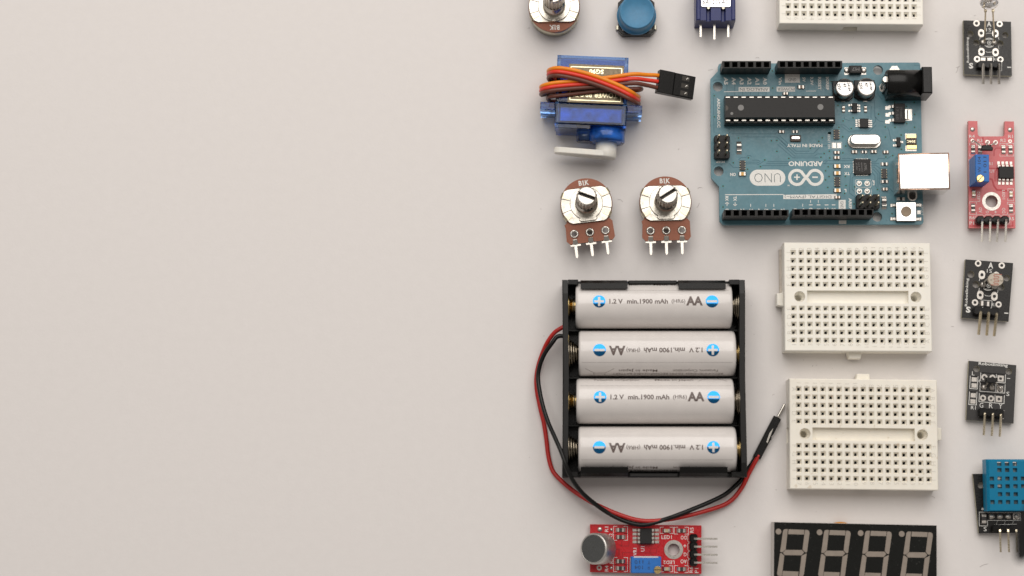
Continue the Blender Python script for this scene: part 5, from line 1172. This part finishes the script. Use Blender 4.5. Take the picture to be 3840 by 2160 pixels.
for x, y, x2 in ((468, 566, 545), (596, 572, 595), (718, 590, 650)):
    q = MB(); q.tube([(*S.L(x, y, zp), zp + .5), (*S.L((x + x2)/2, 530, zp + 1.8), zp + 1.8), (*S.L(x2, 475, zt - 1.5), zt - 1.5)], .26, 6, 0, True, 4); q.build('lead', SHAFT, ts)
h = MB(); h.prism(S.P(notched(395, 908, 790, 1045, 3, 18), zp + 2.5), zp, zp + 2.5, 0, .25); hd = h.build('pin_header', BLK, r_)
for v_ in hd.data.vertices: v_.co.y += v_.co.x*math.tan(R(A_)) 
for xa, ya, xb, yb in ((486, 1000, 465, 1330), (615, 1008, 593, 1340), (742, 1020, 720, 1352)):
    q = MB(); q.tube([(*S.L(a, b2, c2), c2) for a, b2, c2 in ((xa, ya - 30, zp + 2.2), (xa, ya - 10, zp + 4.2), (xa - 1, ya + 5, zp + 4.4), (xb, yb, zp + 3.8))], .42, 4, 0, False, 1, math.pi/4); q.build('pin', GOLDT, hd)

# ------------------------------------------------------------------ humidity sensor module, bottom corner
r_ = thing('humidity_sensor_module', 'black sensor board carrying a perforated bright blue case', 'sensor board', (*at(3740, 1880, 0), 0), 0, 'small sensor boards')
S = Spot(r_, 3580, 1680, 3.019); z0, zp = .9, 2.5
hl = [circ(*S.L(295, 422, zp), 36*S.k(295, 422, zp), 22)]
m = MB(); m.plate([S.P([(206, 293), (1010, 288), (1040, 955), (274, 966)], zp)] + hl, z0, zp, 0, 1); bd = m.build('circuit_board', [PCB_K, FR4], r_)
m = MB(); zl = zp + .03
S.text(m, 'R', 322, 685, 34, 36, zl, 90); S.text(m, 'S', 345, 917, 34, 48, zl, 0)
for x0, y0, x1, y1 in ((278, 726, 372, 882), (372, 732, 745, 820)): S.frame(m, x0, y0, x1, y1, .14, zl)
S.line(m, [(428, 955), (426, 870), (702, 862)], .14, zl)
for x in (480, 570, 660): S.line(m, [(x + 5, 825), (x - 8, 865)], .08, zl)
m.build('printed_lettering', SILK, bd, kind='stuff')
m = MB(); k = S.k(500, 780, zp)
for x in (420, 512, 603): blob(m, S.L(x, 778, zp), 37*k, .6, zp)
cc = S.L(697, 775, zp); m.cbox(cc[0], cc[1], 72*k, 66*k, zp, zp + .06); blob(m, cc, 30*k, .5, zp + .05)
m.build('solder_joints', SOLD, bd, kind='stuff')
chip(S, 'chip_resistor', 328, 800, 96, 56, zp, 90, RESB, .6, .3)
# blue case: perforated lid
zt = zp + 7.0
a, b2 = S.L(386, 152, zt), S.L(386, 706, zt); x0 = a[0]; x1 = x0 + 12.0; ya, yb = a[1], b2[1]
cols = [S.L(x, 400, zt)[0] for x in (420, 511, 599, 688)]; pit = cols[2] - cols[1]; cols = [cols[1] - pit, cols[1], cols[2], cols[3], cols[3] + pit]
rws = [S.L(500, y, zt)[1] for y in (180, 250, 346, 433, 523, 612)]
hw, hh = .68, .62; m = MB()
def okh(i, j): return (i in (1, 2, 3)) or j in (2, 3, 5)
cur = yb
def quad(xa, y0_, xb, y1_): m.add([(xa, y0_, zt), (xb, y0_, zt), (xb, y1_, zt), (xa, y1_, zt)], [[0, 1, 2, 3]])
for j in range(5, -1, -1):
    y = rws[j]; quad(x0, cur, x1, y - hh); c_ = x0
    for i in range(5):
        if okh(i, j):
            quad(c_, y - hh, cols[i] - hw, y + hh); c_ = cols[i] + hw
            v = [(cols[i] - hw, y - hh), (cols[i] + hw, y - hh), (cols[i] + hw, y + hh), (cols[i] - hw, y + hh)]
            m.add([(*p, zt) for p in v] + [(*p, zt - 1.2) for p in v], [[q, (q+1)%4, 4+(q+1)%4, 4+q] for q in range(4)])
    quad(c_, y - hh, x1, y + hh); cur = y + hh
quad(x0, cur, x1, ya)
g = .7; tp = [(x0, yb), (x1, yb), (x1, ya), (x0, ya)]; lo = [(x0 - g, yb - g*.4), (x1 + g, yb - g*.4), (x1 + g, ya + g), (x0 - g, ya + g)]
m.add([(*p, zt) for p in tp] + [(*p, zt - .9) for p in lo] + [(*p, zp + 1.0) for p in lo], [[q*4+i+4, q*4+(i+1)%4+4, q*4+(i+1)%4, q*4+i] for q in range(2) for i in range(4)])
cs = m.build('perforated_case', DHTB, r_)
m = MB(); m.box(x0 + .4, yb + .4, zp + 1.0, x1 - .4, ya - .4, zt - 1.3, 0, .1); m.build('inner_board', mat('sensor_insert', (0.10, 0.16, 0.18), 0.5, var=0.8, scale=0.6), cs)  # raised and tinted grey-teal, putting light inside the case into the colour
m = MB()
for i in range(7):
    m.cbox(random.uniform(x0 + 1, x1 - 1), random.uniform(yb + 1, ya - 1), 1.4, 1.0, zt - 1.35, zt - 1.1)
m.build('inner_solder', SHAFT, cs, kind='stuff')
h = MB(); h.prism(S.P(notched(432, 868, 716, 955, 3, 12), zp + 2.5), zp, zp + 2.5, 0, .2); hd = h.build('pin_header', BLK, r_)
for xa, xb in ((513, 521), (605, 615), (697, 705)):
    q = MB(); q.tube([(*S.L(a, b2_, c2), c2) for a, b2_, c2 in ((xa, 925, zp + 2.2), (xa, 932, zp + 4.6), (xa, 945, zp + 4.6), (xb, 1178, zp + 3.6))], .40, 4, 0, False, 1, math.pi/4); q.build('pin', GOLDT, hd)

# ------------------------------------------------------------------ sound sensor module
r_ = thing('sound_sensor_module', 'red sensor board with round silver microphone below the battery holder', 'sensor board', (*at(2421, 2059, 0), 0), 0, 'small sensor boards')
S = Spot(r_, 2140, 1920, 4.293); z0, zp = .9, 2.5
m = MB(); m.plate([S.P([(312, 198), (2105, 216), (2105, 996), (312, 968)], zp), circ(*S.L(1658, 605, zp), 96*S.k(1658, 605, zp), 28)], z0, zp, 0, 1); bd = m.build('circuit_board', [PCB_R, mat('red_board_side', (0.30, 0.05, 0.05), 0.6)], r_)
k = S.k(1200, 600, zp); m = MB(); p = S.L(1658, 605, zp); m.plate([circ(p[0], p[1], 152*k, 32), circ(p[0], p[1], 96*k, 32)], zp, zp + .06)
for x, y, r in ((470, 280, 40), (655, 285, 25), (652, 900, 26)): blob(m, S.L(x, y, zp), r*k, .4, zp)
eyelet(m, S.L(460, 898, zp), 20*k, 42*k, zp)
m.build('solder_pads', SOLD, bd, kind='stuff')
m = MB(); zl = zp + .03
for st, x, y, w2, h2, rt in (('R1', 578, 278, 82, 56, 90), ('R2', 645, 385, 80, 56, 90), ('R3', 655, 790, 80, 56, 90), ('R4', 578, 910, 92, 56, 90), ('VR1', 1035, 640, 120, 56, 90), ('U1', 1160, 595, 80, 58, 90), ('LED1', 1545, 405, 165, 58, 0), ('LED2', 1582, 810, 180, 52, 180), ('DO', 1818, 412, 92, 62, 180), ('+', 1838, 545, 48, 48, 0), ('G', 1843, 682, 46, 60, 180), ('AO', 1818, 796, 100, 62, 180), ('R5', 1950, 292, 86, 58, 90), ('R6', 1940, 930, 92, 58, 90), ('P1', 2028, 942, 76, 58, 90)):
    S.text(m, st, x, y, w2, h2, zl, rt, 0, .005)
for x0, y0, x1, y1 in ((690, 230, 915, 345), (690, 345, 915, 455), (690, 732, 915, 848), (690, 848, 915, 958), (1440, 245, 1652, 345), (1668, 245, 1895, 355), (1440, 865, 1642, 962), (1668, 862, 1892, 972)):
    S.line(m, [(x0 + 60, y0), (x0, y0), (x0, y1), (x0 + 60, y1)], .14, zl); S.line(m, [(x1 - 60, y0), (x1, y0), (x1, y1), (x1 - 60, y1)], .14, zl)
S.line(m, [(1905, 355), (1885, 375), (1885, 470), (1912, 490), (1885, 515), (1885, 605), (1912, 625), (1885, 650), (1885, 735), (1912, 755), (1885, 780), (1885, 870)], .12, zl); S.line(m, [(958, 730), (956, 965), (985, 968)], .14, zl)
m.build('printed_lettering', SILK, bd, kind='stuff')
m = MB(); zt = zp + .012
for l, ww in (([(775, 520), (810, 548), (930, 548), (945, 500), (945, 380)], .35), ([(720, 600), (780, 600), (780, 700)], .5), ([(835, 720), (835, 655), (1130, 655), (1180, 655), (1270, 655), (1330, 720)], .3), ([(1440, 520), (1385, 580), (1290, 590), (1290, 660), (1380, 660), (1385, 590)], .25), ([(1500, 480), (1500, 740)], .3), ([(330, 220), (2080, 232)], .25), ([(1110, 520), (1110, 650)], .3), ([(820, 470), (820, 545)], .3)): S.line(m, l, ww, zt)
m.build('copper_traces', PCB_RD, bd, kind='stuff')
for x, y in ((803, 288), (803, 402), (800, 792), (800, 905), (1785, 300), (1785, 918)): chip(S, 'chip_resistor', x, y, 110, 66, zp, 0, RESB, .5, .45)
for x, y in ((1545, 300), (1548, 915)): chip(S, 'indicator_lamp', x, y, 96, 60, zp, 0, LEDC, .8, .4)
ic(S, 'comparator_chip', 1210, 385, 188, 248, zp, 1.6, ((180, (95, 35, -30, -92), 118, 42), (0, (-95, -35, 30, 92), 118, 42)))
trimmer(S, 975, 722, 1458, 985, zp, zp + 9.0, (1398, 930, 60, 0), (('104', 1095, 892, 130, 60), ('W', 1260, 900, 42, 56), ('110', 1098, 805, 140, 58), ('T', 1262, 810, 38, 56)), 180)
m = MB(); zt = zp + 9.0; m.prism(S.P([(1018, 712), (1410, 715), (1412, 735), (1018, 735)], zt), zt - .6, zt + .02); m.build('trimmer_edge_strip', mat('pale_edge_strip', (0.62, 0.60, 0.62), 0.5), r_)  # pale strip along the trimmer's upper edge
# microphone: leans over on its leads
face = Vector((*S.L(362, 590, zp + 7.6), zp + 7.6)); back = Vector((*S.L(520, 592, zp + 2.6), zp + 2.6)); d = (face - back).normalized()
m = MB(); m.M = Matrix.Translation(face - d*6.0) @ d.to_track_quat('Z', 'Y').to_matrix().to_4x4()
m.lathe([(0, 0), (4.6, 0), (4.85, .25), (4.85, 5.4), (4.75, 5.8), (4.45, 6.0), (4.25, 5.9)], 56); mc = m.build('microphone', MICM, r_)
q = MB(); q.M = m.M; q.lathe([(4.3, 5.86), (0, 5.9)], 56); q.build('felt_disc', FELT, mc)
# header lying toward the board's end
m = MB(); p0, p1 = S.L(1915, 355, zp + 2.4), S.L(2045, 870, zp + 2.4)
h = MB(); h.prism(S.P(notched(1915, 355, 2045, 872, 4, 26, False), zp + 2.4), zp, zp + 2.4, 0, .45); hd = h.build('pin_header', BLK, r_)
for ya, yb_ in ((430, 432), (558, 558), (686, 690), (815, 820)):
    q = MB(); q.tube([(*S.L(a, b2_, c2), c2) for a, b2_, c2 in ((1985, ya, zp + 2.0), (2000, ya, zp + 3.2), (2030, ya, zp + 3.4), (2362, yb_, zp + 3.0))], .42, 4, 0, False, 1, math.pi/4); q.build('pin', TIN, hd)

# ------------------------------------------------------------------ four-digit display
r_ = thing('digit_display', 'black four-digit segment display in pale case cut by the bottom edge', 'display', (*at(3205, 2070, 0), 0))
S = Spot(r_, 2860, 1920, 3.68); zt = 8.0
sl_ = math.tan(R(-1.15))
tl, tr2 = S.L(160, 140, zt), S.L(2400, 186, zt); dx = (tr2[0] - tl[0], tr2[1] - tl[1]); ln = math.hypot(*dx); ux = (dx[0]/ln, dx[1]/ln); uy = (ux[1], -ux[0])
cor = [tl, tr2, (tr2[0] + uy[0]*19.2, tr2[1] + uy[1]*19.2), (tl[0] + uy[0]*19.2, tl[1] + uy[1]*19.2)]
ctr = ((cor[0][0] + cor[2][0])/2, (cor[0][1] + cor[2][1])/2)
m = MB(); m.prism([(x + (x - ctr[0])*.004, y + (y - ctr[1])*.006) for x, y in cor], .4, zt - .25, 0, .05); cs = m.build('case', DCASE, r_)
m = MB(); m.prism(cor, zt - .25, zt, 0, .06); fc = m.build('face', DFACE, r_)
segs = {'top': [(358, 238), (577, 246), (570, 313), (350, 306)],
        'ul': [(308, 236), (348, 238), (318, 517), (275, 555), (245, 553), (241, 545), (280, 265), (290, 245)],
        'ur': [(588, 246), (618, 248), (640, 262), (648, 290), (613, 547), (600, 562), (575, 550), (550, 517), (581, 262)],
        'mid': [(278, 562), (315, 522), (545, 525), (572, 560), (535, 599), (305, 596)],
        'll': [(240, 568), (262, 568), (300, 602), (268, 870), (262, 885), (225, 885), (205, 872), (198, 850)],
        'lr': [(600, 572), (608, 572), (570, 862), (558, 885), (530, 890), (502, 890), (535, 605)],
        'bot': [(280, 814), (497, 822), (490, 892), (268, 886)]}
for i in range(4):
    ox, oy = 567*i, 11*i
    dg = None
    for nm, pl in segs.items():
        m = MB(); m.prism(S.P([(x + ox, y + oy) for x, y in pl], zt), zt - .1, zt + .05, 0, .04); m.build('segment', SEGM, r_)
    p = S.L(218 + ox, 270 + oy, zt); m = MB(); m.cyl(p[0], p[1], 40*S.k(218, 270, zt), zt - .1, zt + .05, 0, 24, .04); m.build('decimal_point', SEGM, r_)
p = S.L(1070, 142, .8); m = MB(); m.M = Matrix.Translation((p[0], p[1] - .75, 0)) @ Matrix.Scale(.35, 4, (0, 1, 0)); m.lathe([(0, .4), (2.6, .4), (2.5, 2.0), (0, 2.4)], 20); m.build('resin_drip', RESIN, r_)
for i in range(6):
    q = MB(); p = (cor[3][0] + ux[0]*(19 + 2.54*i), cor[3][1] + ux[1]*(19 + 2.54*i) + 2.0); q.tube([(p[0], p[1], .02), (p[0], p[1], 1.5)], .25, 6, 0, True, 1); q.build('pin', TIN, r_)

# ------------------------------------------------------------------ strap end hanging into the corner, far out of focus
def P3(x, y, z): a = at(x, y, z); return Vector((a[0], a[1], z))
path = [P3(3818, 2106, 146), P3(3844, 2048, 147), P3(3886, 1960, 150), P3(3940, 1820, 158), P3(4040, 1600, 190), P3(4300, 1200, 380)]
Q = spline(path, 6); m = MB(); vs = []; n = len(Q)
for i, p in enumerate(Q):
    t = (Q[min(i+1, n-1)] - Q[max(i-1, 0)]).normalized(); sd = t.cross(Vector((0, 0, 1))).normalized(); nn = sd.cross(t)
    hw = 3.5*min(1, .12 + i/9)
    for a, b2 in ((-1, -1), (1, -1), (1, 1), (-1, 1)): vs.append(p + sd*(hw*a + hw*.0) + nn*(.8*b2))
m.add(vs, [[i*4+k, i*4+(k+1)%4, i*4+4+(k+1)%4, i*4+4+k] for i in range(n-1) for k in range(4)] + [[3, 2, 1, 0], [n*4-4, n*4-3, n*4-2, n*4-1]])
o = m.build('camera_strap', STRAPM); tag(o, 'blurred black strap tip hanging in front of the bottom corner', 'strap')

# ------------------------------------------------------------------ lint on the paper
m = MB()
lint = [(2560, 318, 24, 20), (2665, 262, 18, 10), (2840, 218, 14, 0), (2325, 753, 22, -25), (2625, 706, 18, 5), (2618, 770, 20, 60), (1983, 105, 10, 40), (3588, 262, 26, 70), (3592, 250, 16, 20), (3510, 118, 8, 10), (3572, 1225, 10, 0), (3048, 1372, 7, 60), (3062, 1370, 5, 10), (2911, 1837, 7, 0), (3690, 2120, 34, 20), (3500, 1865, 14, -30), (2028, 783, 6, 0), (2040, 1260, 5, 0), (2545, 560, 7, 30), (2400, 405, 10, 80), (3656, 58, 6, 0), (2900, 1480, 10, 25), (2362, 1420, 0, 0), (2300, 640, 6, 10), (3560, 700, 5, 70), (2755, 1975, 6, 15), (2130, 690, 5, 120)]
for x, y, L_, a in lint:
    if not L_: continue
    p = at(x, y, 0); k = L_/11.7/2; c_, s_ = math.cos(R(a)), math.sin(R(a)); bnd = random.uniform(-.4, .4)*k
    m.tube([(p[0] - k*c_, p[1] - k*s_, .06), (p[0] - bnd*s_, p[1] + bnd*c_, .09), (p[0] + k*c_, p[1] + k*s_, .06)], .032, 4, 0, True, 4)
for i in range(60):
    p = at(random.uniform(1980, 3830), random.uniform(0, 2150), 0); m.cbox(p[0], p[1], random.uniform(.08, .2), random.uniform(.06, .14), .01, .05, 0, 0, random.uniform(0, 3))
o = m.build('lint_specks', LINT, kind='stuff'); o['label'] = 'tiny fibres and dust specks on the paper'
